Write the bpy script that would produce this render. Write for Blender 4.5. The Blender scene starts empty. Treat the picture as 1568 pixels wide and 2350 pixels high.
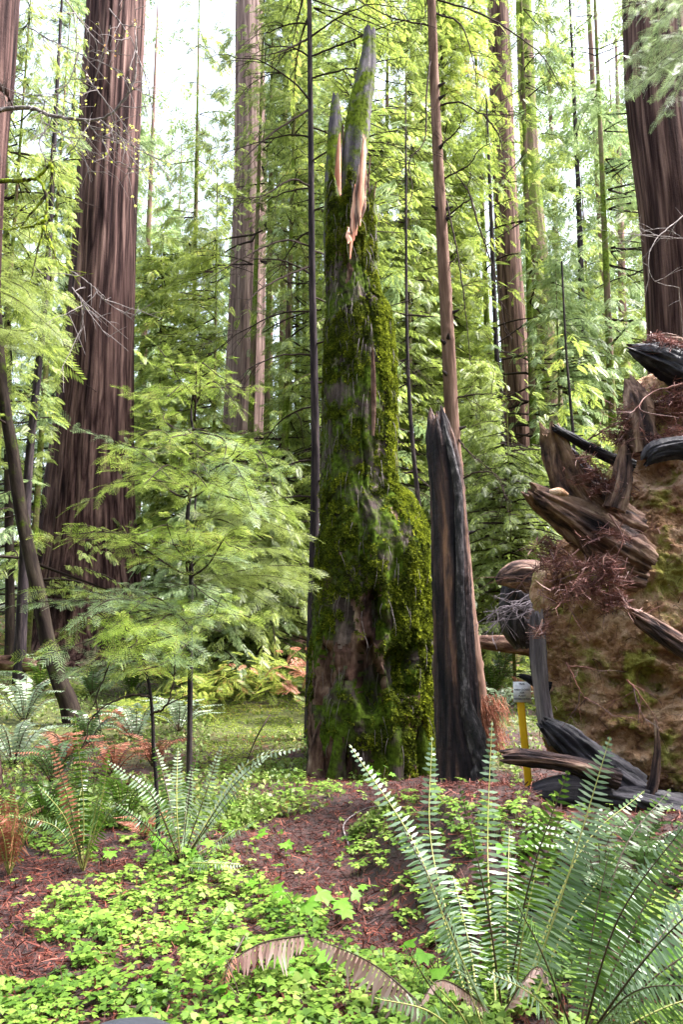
import bpy, math, random
import numpy as np
from mathutils import Vector, Matrix
sc = bpy.context.scene
R = math.radians
# ------------------------------------------------------------------ camera, sky, sun, exposure
CAM_Z, TILT, F = 1.6, R(9), 1828.0          # F = focal length in units of a 1568 x 2350 frame
cd = bpy.data.cameras.new('camera'); cam = bpy.data.objects.new('camera', cd); sc.collection.objects.link(cam)
cam.location = (0, 0, CAM_Z); cam.rotation_euler = (R(90) + TILT, 0, 0)
cd.sensor_fit = 'VERTICAL'; cd.sensor_height = 36; cd.lens = 36 * F / 2350; cd.clip_start = .05; cd.clip_end = 2000
sc.camera = cam
SUN_EL, SUN_AZ = R(56), R(88)               # azimuth from +Y towards +X
w = bpy.data.worlds.new('World'); sc.world = w; w.use_nodes = True
nt = w.node_tree; nt.nodes.clear()
sky = nt.nodes.new('ShaderNodeTexSky'); sky.sky_type = 'NISHITA'; sky.sun_disc = False
sky.sun_elevation = SUN_EL; sky.sun_rotation = SUN_AZ; sky.air_density = 1.0; sky.dust_density = 4.0
hs = nt.nodes.new('ShaderNodeHueSaturation'); hs.inputs['Saturation'].default_value = .55
bgn = nt.nodes.new('ShaderNodeBackground'); bgn.inputs[1].default_value = .15
wo = nt.nodes.new('ShaderNodeOutputWorld')
nt.links.new(sky.outputs[0], hs.inputs['Color']); nt.links.new(hs.outputs[0], bgn.inputs[0]); nt.links.new(bgn.outputs[0], wo.inputs[0])
sd = bpy.data.lights.new('sun', 'SUN'); sd.energy = 3.4; sd.angle = R(20); sd.color = (1, .97, .95)
so = bpy.data.objects.new('sun', sd); sc.collection.objects.link(so)
sdir = Vector((math.sin(SUN_AZ) * math.cos(SUN_EL), math.cos(SUN_AZ) * math.cos(SUN_EL), math.sin(SUN_EL)))
so.rotation_euler = sdir.to_track_quat('Z', 'Y').to_euler(); so.location = (5, -5, 40)
sc.view_settings.view_transform = 'Standard'; sc.view_settings.look = 'None'; sc.view_settings.gamma = 1
sc.view_settings.exposure = 2.8
cy = sc.cycles
cy.max_bounces = 8; cy.diffuse_bounces = 4; cy.glossy_bounces = 2; cy.transmission_bounces = 4; cy.transparent_max_bounces = 4
cy.volume_bounces = 0; cy.caustics_reflective = False; cy.caustics_refractive = False
cy.use_denoising = True; cy.sample_clamp_indirect = 6
rng = np.random.default_rng(7); random.seed(7)

# ------------------------------------------------------------------ numeric helpers
ct, st = math.cos(TILT), math.sin(TILT)
def ray(px, py):
    a, b = (px - 784) / F, -(py - 1175) / F
    return np.array([a, ct - st * b, st + ct * b])
def at(px, py, Y):
    d = ray(px, py); s = Y / d[1]
    return np.array([0, 0, CAM_Z]) + d * s
def scl(px, py, Y):                         # metres per frame unit there
    return Y / ray(px, py)[1] / F
def project(p):
    q = p - np.array([0, 0, CAM_Z])
    dep = q[..., 1] * ct + q[..., 2] * st
    up = -q[..., 1] * st + q[..., 2] * ct
    dep = np.where(dep < .05, .05, dep)
    return 784 + F * q[..., 0] / dep, 1175 - F * up / dep, dep
def hsh(i, j, k):
    n = (i * 374761393 + j * 668265263 + k * 2147483647 + 1013904223) & 0xffffffff
    n = ((n ^ (n >> 13)) * 1274126177) & 0xffffffff
    n = (n ^ (n >> 16)) & 0xffffffff
    return n / 2147483648.0 - 1
def vn(p):
    p = np.asarray(p, float); f = np.floor(p).astype(np.int64); t = p - f; t = t * t * (3 - 2 * t)
    i, j, k = f[..., 0], f[..., 1], f[..., 2]; a, b, c = t[..., 0], t[..., 1], t[..., 2]
    L = lambda u, v, w_: u * (1 - w_) + v * w_
    return L(L(L(hsh(i, j, k), hsh(i + 1, j, k), a), L(hsh(i, j + 1, k), hsh(i + 1, j + 1, k), a), b),
             L(L(hsh(i, j, k + 1), hsh(i + 1, j, k + 1), a), L(hsh(i, j + 1, k + 1), hsh(i + 1, j + 1, k + 1), a), b), c)
def fbm(p, o=4, g=.5):
    p = np.asarray(p, float); s = 0; a = 1; t = 0
    for q in range(o):
        s = s + a * vn(p * 2 ** q + q * 17.3); t += a; a *= g
    return s / t
def ridge(p, o=3):
    return 1 - 2 * np.abs(fbm(p, o))
def sm(x, a, b):
    t = np.clip((x - a) / (b - a), 0, 1); return t * t * (3 - 2 * t)
def inpoly(x, y, poly):
    c = np.zeros(np.shape(x), bool); n = len(poly)
    for i in range(n):
        x1, y1 = poly[i]; x2, y2 = poly[(i + 1) % n]
        if y1 == y2: continue
        k = ((y1 > y) != (y2 > y)) & (x < (x2 - x1) * (y - y1) / (y2 - y1) + x1)
        c ^= k
    return c
def H(x, y):                                 # height of the forest floor
    x = np.asarray(x, float); y = np.asarray(y, float)
    z = .105 * np.maximum(y - 9.5, 0) * (1 - .35 * sm(y, 15, 70)) * sm(y, 6, 13)
    z = np.minimum(z, 7 + 0 * z)
    m = sm(x, .12, .75) * (1 - .95 * sm(x, 1.35, 1.75) * sm(y, 5.6, 6.2)) * np.exp(-((y - 6.4) / 1.15) ** 2) * .46
    m = m + sm(x, .35, .9) * (1 - sm(x, 2.2, 3.4)) * np.exp(-((y - 5.1) / .9) ** 2) * .2
    z = z + m - .14 * np.exp(-((x - .1 + .25 * (y - 5.5)) / .45) ** 2) * sm(y, 4, 5) * (1 - sm(y, 8, 9))
    z = z + .12 * np.exp(-((x + .55) / .6) ** 2 - ((y - 8) / .9) ** 2)
    z = z - .55 * np.exp(-((x - 2.35) / .85) ** 4 - ((y - 7.3) / .75) ** 4)
    p = np.stack([x, y, 0 * x], -1)
    return z + .05 * fbm(p * .9, 3) + .022 * fbm(p * 5 + 9, 3) + .35 * vn(p * .09 + 3.1) * sm(y, 14, 30)
def gp(px, py, lo=2.0, hi=60):               # point of the ground seen at a frame position
    d = ray(px, py); Y = lo
    while Y < hi:
        p = np.array([0, 0, CAM_Z]) + d * (Y / d[1])
        if p[2] < float(H(p[0], p[1])): break
        Y += .04
    return p

# ------------------------------------------------------------------ mesh helpers
class MB:
    def __init__(s): s.v = []; s.f = []; s.m = []; s.n = 0; s.g = []
    def add(s, v, f, mi=0, g=None):          # f: (k,3) or (k,4) array; g: grain coordinates
        v = np.asarray(v, float).reshape(-1, 3); f = np.asarray(f, int); s.g.append(v if g is None else g.reshape(-1, 3)); s.any = getattr(s, 'any', False) or g is not None
        s.v.append(v); s.f.append(f + s.n); s.m.append(np.full(len(f), mi)); s.n += len(v)
    def stamp(s, tv, tf, M, mi=0):           # M: (k,3,4)
        if len(M) == 0: return
        tv = np.asarray(tv, float); tf = np.asarray(tf, int)
        V = np.einsum('kij,nj->kni', M[:, :, :3], tv) + M[:, None, :, 3]
        Fc = tf[None] + (np.arange(len(M)) * len(tv))[:, None, None]
        s.add(V.reshape(-1, 3), Fc.reshape(-1, tf.shape[1]), mi)
    def build(s, name, mats, parent=None, smooth=True):
        me = bpy.data.meshes.new(name)
        V = np.concatenate(s.v); off = np.zeros(3)
        q = parent
        while q is not None: off += np.array(q.location); q = q.parent
        if parent is not None: V = V - off
        me.vertices.add(len(V)); me.vertices.foreach_set('co', V.astype(np.float32).ravel())
        nl = sum(f.size for f in s.f); nf = sum(len(f) for f in s.f)
        me.loops.add(nl); me.polygons.add(nf)
        me.loops.foreach_set('vertex_index', np.concatenate([f.ravel() for f in s.f]).astype(np.int32))
        tot = np.concatenate([np.full(len(f), f.shape[1]) for f in s.f]); start = np.concatenate([[0], np.cumsum(tot)[:-1]])
        me.polygons.foreach_set('loop_start', start.astype(np.int32))
        try: me.polygons.foreach_set('loop_total', tot.astype(np.int32))
        except Exception: pass
        me.polygons.foreach_set('material_index', np.concatenate(s.m).astype(np.int32))
        if smooth: me.polygons.foreach_set('use_smooth', np.ones(nf, bool))
        if getattr(s, 'any', False):
            at_ = me.attributes.new('grain', 'FLOAT_VECTOR', 'POINT'); at_.data.foreach_set('vector', np.concatenate(s.g).astype(np.float32).ravel())
        me.update(calc_edges=True); me.validate()
        for m in (mats if isinstance(mats, (list, tuple)) else [mats]): me.materials.append(m)
        o = bpy.data.objects.new(name, me); sc.collection.objects.link(o)
        if parent is not None: o.parent = parent
        return o
def tag(o, label=None, cat=None, group=None, kind=None):
    if label: o['label'] = label
    if cat: o['category'] = cat
    if group: o['group'] = group
    if kind: o['kind'] = kind
    return o
def thing(name, label, cat, loc=(0, 0, 0), group=None):
    o = bpy.data.objects.new(name, None); sc.collection.objects.link(o); o.location = [float(c) for c in loc]
    o.empty_display_size = .2
    return tag(o, label, cat, group)
def nrm(a): return a / np.maximum(np.linalg.norm(a, axis=-1, keepdims=True), 1e-9)
def spline(pts, n):                          # Catmull-Rom through rows of any width
    P = np.asarray(pts, float); 
    if len(P) == 2: t = np.linspace(0, 1, n)[:, None]; return P[0] * (1 - t) + P[1] * t
    d = np.linalg.norm(np.diff(P[:, :3], axis=0), axis=1); s = np.concatenate([[0], np.cumsum(d)])
    T = np.linspace(0, s[-1], n); i = np.clip(np.searchsorted(s, T, 'right') - 1, 0, len(P) - 2)
    t = ((T - s[i]) / np.maximum(d[i], 1e-9))[:, None]
    Q = np.vstack([2 * P[0] - P[1], P, 2 * P[-1] - P[-2]])
    a, b, c, e = Q[i], Q[i + 1], Q[i + 2], Q[i + 3]
    return .5 * (2 * b + (c - a) * t + (2 * a - 5 * b + 4 * c - e) * t ** 2 + (3 * b - a - 3 * c + e) * t ** 3)
def frames(C):
    T = nrm(np.gradient(C, axis=0)); n = len(C); U = np.zeros((n, 3))
    r = np.array([1., 0, 0]) if abs(T[0, 0]) < .8 else np.array([0, 0, 1.])
    for i in range(n):
        r = r - T[i] * np.dot(r, T[i]); r = r / np.linalg.norm(r); U[i] = r
    return T, U, np.cross(T, U)
def tube(mb, pts, rad, n=0, seg=8, disp=None, flat=1.0, jag=0, jseed=0, cap=True, mi=0, horiz=False, post=None):
    """pts (k,3), rad (k): smooth tube; disp(theta, C) -> radius factor; jag = raggedness of the far end in metres"""
    P = np.column_stack([np.asarray(pts, float), np.zeros(len(pts)) + np.asarray(rad, float)])
    if n: P = spline(P, n)
    C, r = P[:, :3], np.maximum(P[:, 3], 1e-4); n = len(C)
    T, U, W = frames(C)
    if horiz: T = np.tile([0., 0, 1], (n, 1)); U = np.tile([1., 0, 0], (n, 1)); W = np.tile([0., 1, 0], (n, 1))
    th = np.linspace(0, 2 * np.pi, seg, endpoint=False)
    g = np.ones((n, seg))
    if disp is not None: g = disp(th[None, :] + 0 * r[:, None], C[:, None, :] + 0 * th[None, :, None], r[:, None])
    V = C[:, None] + (U[:, None] * np.cos(th)[None, :, None] + W[:, None] * np.sin(th)[None, :, None] * flat) * (r[:, None] * g)[..., None]
    if jag:
        L = np.concatenate([[0], np.cumsum(np.linalg.norm(np.diff(C, axis=0), axis=1))]); k = L / L[-1]
        sp = np.stack([np.cos(th) * 2.3, np.sin(th) * 2.3, 0 * th + jseed], -1)
        j = jag * (vn(sp) + .55 * vn(sp * 2.3) + .22 * vn(sp * 7 + 5)) - jag * .3
        fall = sm(L, L[-1] - jag * 4 - .02, L[-1])
        V = V + T[:, None] * (fall[:, None] * j[None])[..., None]
    if post is not None: V = post(V, th)
    AL = np.concatenate([[0], np.cumsum(np.linalg.norm(np.diff(C, axis=0), axis=1))]) + (C[0, 0] * 7.1 + C[0, 2] * 3.3) % 50
    GR = np.stack([np.cos(th)[None] * r[:, None] + C[0, 0], np.sin(th)[None] * r[:, None] * flat, AL[:, None] + 0 * th[None]], -1) if seg > 5 else None
    i, j_ = np.meshgrid(np.arange(n - 1), np.arange(seg), indexing='ij'); a = i * seg + j_; b = i * seg + (j_ + 1) % seg
    mb.add(V.reshape(-1, 3), np.stack([a, b, b + seg, a + seg], -1).reshape(-1, 4), mi, GR)
    if cap:
        base = mb.n
        for row, s_ in ((0, -1), (n - 1, 1)):
            c = V[row].mean(0) - (T[row] * (jag * 1.2 if (row and jag) else 0)); ring = V[row]
            j2 = (np.arange(seg) + 1) % seg; fa = np.stack([np.arange(seg), j2, np.full(seg, seg)], -1)
            if s_ < 0: fa = fa[:, ::-1]
            mb.add(np.vstack([ring, c]), fa, mi, None if GR is None else np.vstack([GR[row], GR[row].mean(0)]))
    return V
def mats_of(pos, fwd, up, s):                # matrices: X along fwd, Z near up
    x = nrm(fwd); y = nrm(np.cross(up, x)); z = np.cross(x, y); s = np.asarray(s, float).reshape(-1, 1)
    return np.stack([x * s, y * s, z * s, pos], -1)

# ------------------------------------------------------------------ materials
def mat(name):
    m = bpy.data.materials.new(name); m.use_nodes = True; t = m.node_tree; t.nodes.clear()
    o = t.nodes.new('ShaderNodeOutputMaterial'); return m, t, o
def N(t, ty, **k):
    n = t.nodes.new('ShaderNode' + ty)
    for a, b in k.items():
        if a.startswith('i_'):
            key = a[2:]; n.inputs[int(key) if key.isdigit() else key.replace('_', ' ')].default_value = b
        else: setattr(n, a, b)
    return n
def ramp(t, src, stops):
    r = t.nodes.new('ShaderNodeValToRGB'); e = r.color_ramp.elements
    while len(e) < len(stops): e.new(.5)
    for q, (p, c) in zip(e, stops): q.position = p; q.color = tuple(c) + (1,) if len(c) == 3 else c
    t.links.new(src, r.inputs[0]); return r.outputs[0]
def leafmat(name, cols, trans=.35, rough=.4, spec=.5, tcol=None, noise=.5, bump=0):
    """colour by island and by clump"""
    m, t, o = mat(name); L = t.links.new
    g = N(t, 'NewGeometry'); tc = N(t, 'TexCoord'); nz = N(t, 'TexNoise', i_Scale=noise, i_Detail=3.0); L(tc.outputs['Object'], nz.inputs['Vector'])
    a = N(t, 'Math', operation='MULTIPLY_ADD'); L(g.outputs['Random Per Island'], a.inputs[0]); a.inputs[1].default_value = .6
    b = N(t, 'Math', operation='MULTIPLY_ADD'); L(nz.outputs[0], b.inputs[0]); b.inputs[1].default_value = 1.4; b.inputs[2].default_value = -.5
    L(b.outputs[0], a.inputs[2])
    c = ramp(t, a.outputs[0], cols)
    p = N(t, 'BsdfPrincipled', i_Roughness=rough); p.inputs['Specular IOR Level'].default_value = spec; L(c, p.inputs['Base Color'])
    tr = N(t, 'BsdfTranslucent'); hv = N(t, 'HueSaturation', i_Saturation=.95, i_Value=1.35); L(c, hv.inputs['Color']); L(hv.outputs[0], tr.inputs[0])
    mx = N(t, 'MixShader'); mx.inputs[0].default_value = trans; L(p.outputs[0], mx.inputs[1]); L(tr.outputs[0], mx.inputs[2]); L(mx.outputs[0], o.inputs[0])
    return m
def barkmat(name, stops, sx=7, sz=.5, bump=.6, rough=.85, moss=None, mossamt=.5, mscale=1.2, patch=None, spec=.04, dist=.03, crack=None):
    m, t, o = mat(name); L = t.links.new
    tc = N(t, 'TexCoord'); mp = N(t, 'Mapping'); mp.inputs['Scale'].default_value = (sx, sx, sz); ga = N(t, 'Attribute', attribute_name='grain'); L(ga.outputs['Vector'], mp.inputs[0])
    nz = N(t, 'TexNoise', i_Scale=1.0, i_Detail=9.0, i_Roughness=.62, i_Distortion=.3); L(mp.outputs[0], nz.inputs['Vector'])
    c = ramp(t, nz.outputs[0], stops)
    if crack:
        m2 = N(t, 'Mapping'); m2.inputs['Scale'].default_value = (crack, crack, crack * .045); L(ga.outputs['Vector'], m2.inputs[0])
        nc = N(t, 'TexNoise', i_Scale=1.0, i_Detail=3.0, i_Roughness=.5); L(m2.outputs[0], nc.inputs['Vector'])
        kc = ramp(t, nc.outputs[0], [(.40, (1, 1, 1)), (.46, (.34, .30, .32)), (.49, (1, 1, 1)), (.55, (.85, .85, .85)), (.585, (.26, .23, .25)), (.62, (1, 1, 1))])
        mc_ = N(t, 'MixRGB', blend_type='MULTIPLY'); mc_.inputs[0].default_value = 1; L(c, mc_.inputs[1]); L(kc, mc_.inputs[2]); c = mc_.outputs[0]
    nb = N(t, 'TexNoise', i_Scale=.9, i_Detail=5.0, i_Roughness=.6); L(tc.outputs['Object'], nb.inputs['Vector'])
    if patch:
        k = ramp(t, nb.outputs[0], [(patch[1], (0, 0, 0)), (patch[1] + .1, (1, 1, 1))])
        mxp = N(t, 'MixRGB'); L(k, mxp.inputs[0]); L(c, mxp.inputs[1]); mxp.inputs[2].default_value = tuple(patch[0]) + (1,)
        if len(patch) > 2:
            mxp.blend_type = 'MULTIPLY'
        c = mxp.outputs[0]
    if moss:
        nm = N(t, 'TexNoise', i_Scale=mscale, i_Detail=8.0, i_Roughness=.7); L(tc.outputs['Object'], nm.inputs['Vector'])
        k = ramp(t, nm.outputs[0], [(1 - mossamt - .05, (0, 0, 0)), (1 - mossamt + .06, (1, 1, 1))])
        nf = N(t, 'TexNoise', i_Scale=22.0, i_Detail=4.0); L(tc.outputs['Object'], nf.inputs['Vector'])
        mc = ramp(t, nf.outputs[0], [(.3, [q * .35 for q in moss]), (.5, moss), (.72, [min(1, q * 1.7) for q in moss])])
        mx = N(t, 'MixRGB'); L(k, mx.inputs[0]); L(c, mx.inputs[1]); L(mc, mx.inputs[2]); c = mx.outputs[0]
    p = N(t, 'BsdfPrincipled', i_Roughness=rough); p.inputs['Specular IOR Level'].default_value = spec; L(c, p.inputs['Base Color'])
    bp = N(t, 'Bump', i_Strength=bump, i_Distance=dist); L(nz.outputs[0], bp.inputs['Height'])
    n2 = N(t, 'TexNoise', i_Scale=18.0, i_Detail=6.0, i_Roughness=.7); L(tc.outputs['Object'], n2.inputs['Vector'])
    b2 = N(t, 'Bump', i_Strength=.5, i_Distance=dist * .7); L(n2.outputs[0], b2.inputs['Height']); L(bp.outputs[0], b2.inputs['Normal'])
    L(b2.outputs[0], p.inputs['Normal']); L(p.outputs[0], o.inputs[0])
    return m
def flatmat(name, col, rough=.6, spec=.4):
    m, t, o = mat(name); p = N(t, 'BsdfPrincipled', i_Roughness=rough); p.inputs['Base Color'].default_value = tuple(col) + (1,)
    p.inputs['Specular IOR Level'].default_value = spec
    tc = N(t, 'TexCoord'); nz = N(t, 'TexNoise', i_Scale=30.0, i_Detail=5.0); t.links.new(tc.outputs['Object'], nz.inputs['Vector'])
    c = ramp(t, nz.outputs[0], [(.3, [q * .8 for q in col]), (.7, [min(1, q * 1.1) for q in col])]); t.links.new(c, p.inputs['Base Color'])
    t.links.new(p.outputs[0], o.inputs[0]); return m
M = {}
M['redwood'] = barkmat('redwood_bark', [(.33, (.017, .010, .011)), (.45, (.048, .027, .026)), (.55, (.115, .067, .060)), (.7, (.23, .145, .125))], 9, .35, .9, dist=.06, crack=2.6)
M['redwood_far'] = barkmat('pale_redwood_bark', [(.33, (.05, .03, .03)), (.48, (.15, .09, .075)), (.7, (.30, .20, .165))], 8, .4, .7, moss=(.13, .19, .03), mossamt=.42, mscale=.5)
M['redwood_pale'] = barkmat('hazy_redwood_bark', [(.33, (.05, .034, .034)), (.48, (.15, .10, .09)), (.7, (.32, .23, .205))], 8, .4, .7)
M['redwood_mid'] = barkmat('brown_redwood_bark', [(.33, (.03, .018, .016)), (.48, (.10, .060, .048)), (.7, (.24, .155, .125))], 8, .4, .7, crack=3)
M['mossy_far'] = barkmat('mossy_trunk_bark', [(.33, (.04, .03, .025)), (.48, (.12, .08, .06)), (.7, (.22, .16, .12))], 8, .5, .6, moss=(.10, .14, .02), mossamt=.52, mscale=.8)
M['thin_bark'] = barkmat('smooth_brown_bark', [(.3, (.05, .028, .022)), (.5, (.13, .078, .06)), (.7, (.24, .155, .125))], 14, 1.5, .4, dist=.012)
M['dark_bark'] = barkmat('dark_bark', [(.3, (.008, .007, .009)), (.5, (.028, .022, .025)), (.72, (.09, .07, .07))], 14, 2, .6, dist=.012)
M['mossy_bark'] = barkmat('mossy_dark_bark', [(.3, (.006, .005, .005)), (.5, (.022, .016, .014)), (.7, (.05, .04, .03))], 12, 2, .6, moss=(.04, .06, .006), mossamt=.38, mscale=3, dist=.02)
M['snag'] = barkmat('mossy_snag_wood', [(.32, (.006, .004, .004)), (.45, (.03, .022, .020)), (.58, (.085, .065, .062)), (.72, (.2, .15, .13))], 6, .9, 1.0, moss=(.050, .078, .008), mossamt=.52, mscale=2.2, dist=.05)
M['snag_top'] = barkmat('grey_snag_wood', [(.32, (.015, .012, .015)), (.5, (.09, .08, .095)), (.7, (.22, .19, .20))], 9, 1.0, .9, moss=(.08, .11, .01), mossamt=.5, mscale=2.5, dist=.03)
M['split'] = barkmat('fresh_split_wood', [(.32, (.10, .025, .02)), (.45, (.36, .15, .10)), (.6, (.60, .36, .26)), (.75, (.75, .52, .40))], 16, .7, .8, dist=.02)
M['rot'] = barkmat('rotten_wood', [(.32, (.012, .007, .007)), (.48, (.08, .045, .036)), (.6, (.17, .11, .085)), (.72, (.34, .26, .2))], 9, 3, .9, dist=.04)
M['char'] = barkmat('charred_wood', [(.36, (.003, .003, .006)), (.47, (.020, .014, .017)), (.57, (.06, .036, .034)), (.70, (.27, .14, .09))], 10, .9, 1.0, rough=.7, spec=.18, dist=.04)
M['char_scaly'] = barkmat('scaly_charred_bark', [(.36, (.004, .004, .006)), (.54, (.03, .026, .03)), (.72, (.16, .14, .15))], 26, 9, 1.0, rough=.6, spec=.2, dist=.02)
M['root'] = barkmat('weathered_root_wood', [(.36, (.010, .008, .012)), (.45, (.055, .036, .036)), (.54, (.17, .10, .082)), (.66, (.40, .28, .22))], 14, 1.6, 1.0, patch=((.24, .15, .105), .54), rough=.75, spec=.12, dist=.04)
M['black_root'] = barkmat('wet_black_root', [(.35, (.003, .003, .006)), (.5, (.016, .014, .022)), (.72, (.10, .09, .11))], 12, 1.4, .9, rough=.5, spec=.2, dist=.03)
M['grey_root'] = barkmat('grey_root_wood', [(.32, (.03, .025, .03)), (.5, (.13, .11, .125)), (.7, (.28, .24, .25))], 14, 1.2, .9, rough=.6, dist=.02)
M['twig'] = barkmat('twig_bark', [(.3, (.015, .011, .012)), (.6, (.05, .035, .03)), (.8, (.12, .09, .075))], 20, 20, .2, dist=.004)
M['pale_twig'] = barkmat('pale_lichen_twig', [(.3, (.05, .04, .04)), (.55, (.22, .19, .19)), (.75, (.5, .46, .45))], 25, 25, .2, dist=.004)
M['moss_twig'] = barkmat('mossy_twig', [(.4, (.02, .015, .012)), (.6, (.05, .04, .03))], 20, 20, .3, moss=(.2, .26, .02), mossamt=.5, mscale=9, dist=.006)
G = [(.0, (.03, .045, .012)), (.3, (.10, .14, .03)), (.6, (.20, .255, .05)), (.9, (.34, .39, .08)), (1, (.32, .19, .08))]
M['conifer'] = leafmat('conifer_needles', G, .4, .45, .5, noise=.35)
M['conifer_gold'] = leafmat('yellow_green_needles', [(0, (.04, .06, .012)), (.35, (.13, .18, .03)), (.65, (.24, .30, .045)), (.85, (.36, .42, .07)), (1, (.34, .2, .07))], .5, .45, .4, noise=.5)
M['conifer_cool'] = leafmat('cool_green_needles', [(0, (.04, .07, .03)), (.4, (.13, .19, .07)), (.75, (.25, .33, .13)), (1, (.42, .5, .26))], .4, .4, .5, noise=.5)
M['sapling'] = leafmat('sapling_needles', [(0, (.03, .07, .012)), (.3, (.12, .20, .016)), (.6, (.28, .38, .04)), (.85, (.48, .55, .14)), (1, (.38, .22, .06))], .42, .45, .3, noise=2.6)
M['sapling_pale'] = leafmat('silvery_sapling_needles', [(0, (.07, .12, .04)), (.4, (.16, .25, .10)), (.8, (.32, .42, .22)), (1, (.5, .58, .38))], .35, .4, .4, noise=2.6)
M['fern'] = leafmat('fern_blade', [(0, (.02, .05, .012)), (.5, (.06, .12, .03)), (1, (.15, .24, .09))], .25, .32, .7, noise=3)
M['fern_pale'] = leafmat('silvery_fern_blade', [(0, (.05, .10, .045)), (.5, (.15, .23, .13)), (1, (.32, .42, .29))], .25, .28, .9, noise=3)
M['fern_dark'] = leafmat('deep_green_fern_blade', [(0, (.015, .04, .003)), (.5, (.045, .10, .006)), (1, (.10, .18, .010))], .4, .4, .5, noise=3)
M['fern_dead'] = leafmat('rusty_dead_fern', [(0, (.12, .04, .025)), (.5, (.33, .115, .065)), (1, (.58, .30, .20))], .3, .6, .4, noise=3)
M['fern_pink'] = leafmat('withered_fern', [(0, (.16, .07, .06)), (.45, (.36, .22, .20)), (1, (.58, .44, .42))], .3, .4, .6, noise=6)
M['rachis'] = flatmat('fern_stalk', (.30, .30, .09), .5)
M['rachis_dark'] = flatmat('dark_fern_stalk', (.05, .028, .015), .5)
M['clover'] = leafmat('sorrel_leaf', [(0, (.03, .08, .008)), (.45, (.11, .20, .022)), (.8, (.23, .33, .06)), (1, (.34, .42, .14))], .3, .5, .25, noise=1.2)
M['seedling'] = leafmat('broad_seedling_leaf', [(0, (.05, .15, .01)), (.5, (.11, .26, .02)), (1, (.22, .36, .07))], .35, .45, .3, noise=3)
M['cover'] = leafmat('low_green_cover', [(0, (.04, .07, .01)), (.4, (.11, .17, .025)), (.75, (.22, .29, .07)), (1, (.34, .14, .06))], .3, .5, .4, noise=.6)
M['moss'] = leafmat('snag_moss', [(0, (.012, .015, .003)), (.4, (.038, .050, .005)), (.7, (.10, .125, .009)), (1, (.24, .26, .015))], .3, .8, .05, noise=5.5)
M['litter'] = leafmat('red_needle_litter', [(0, (.012, .005, .005)), (.4, (.05, .013, .010)), (.75, (.13, .032, .021)), (1, (.30, .11, .075))], .1, .6, .25, noise=5)
M['litter_red'] = leafmat('red_root_litter', [(0, (.03, .016, .02)), (.35, (.12, .05, .05)), (.65, (.28, .12, .095)), (1, (.60, .38, .36))], .1, .5, .4, noise=5)
M['fern_silver'] = leafmat('sheen_fern_blade', [(0, (.11, .17, .09)), (.5, (.26, .34, .22)), (1, (.46, .54, .40))], .3, .3, .8, noise=3)  # paler fern blade with the sky's sheen put into its colour
M['moss_sunlit'] = leafmat('sunlit_snag_moss', [(0, (.03, .04, .004)), (.4, (.09, .115, .006)), (.7, (.19, .225, .012)), (1, (.34, .37, .03))], .3, .8, .05, noise=5.5)  # lighter moss copy; sun on the snag's right edge put into the colour
M['maple'] = leafmat('small_yellow_leaf', [(0, (.45, .5, .06)), (.7, (.65, .65, .12)), (.95, (.6, .3, .1))], .4, .5, .4, noise=1)

# soil of the root plate
def soilmat():
    m, t, o = mat('root_plate_soil'); L = t.links.new; tc = N(t, 'TexCoord')
    a = N(t, 'TexNoise', i_Scale=3.5, i_Detail=10.0, i_Roughness=.68); L(tc.outputs['Object'], a.inputs['Vector'])
    c = ramp(t, a.outputs[0], [(.28, (.05, .022, .015)), (.36, (.24, .115, .070)), (.47, (.50, .28, .165)), (.62, (.76, .52, .38))])
    b = N(t, 'TexNoise', i_Scale=1.1, i_Detail=7.0, i_Roughness=.65); L(tc.outputs['Object'], b.inputs['Vector']); b.inputs['Scale'].default_value = 1.5
    k = ramp(t, b.outputs[0], [(.47, (0, 0, 0)), (.54, (.85, .85, .85))])
    f = N(t, 'TexNoise', i_Scale=14.0, i_Detail=5.0); L(tc.outputs['Object'], f.inputs['Vector'])
    mc = ramp(t, f.outputs[0], [(.3, (.14, .13, .02)), (.5, (.34, .34, .06)), (.7, (.52, .52, .12))])
    mx = N(t, 'MixRGB'); L(k, mx.inputs[0]); L(c, mx.inputs[1]); L(mc, mx.inputs[2])
    p = N(t, 'BsdfPrincipled', i_Roughness=.9); p.inputs['Specular IOR Level'].default_value = .25; L(mx.outputs[0], p.inputs['Base Color'])
    bp = N(t, 'Bump', i_Strength=1.0, i_Distance=.12); L(a.outputs[0], bp.inputs['Height'])
    b2 = N(t, 'Bump', i_Strength=1.0, i_Distance=.03); L(f.outputs[0], b2.inputs['Height']); L(bp.outputs[0], b2.inputs['Normal']); L(b2.outputs[0], p.inputs['Normal'])
    L(p.outputs[0], o.inputs[0]); return m
M['soil'] = soilmat()
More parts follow.
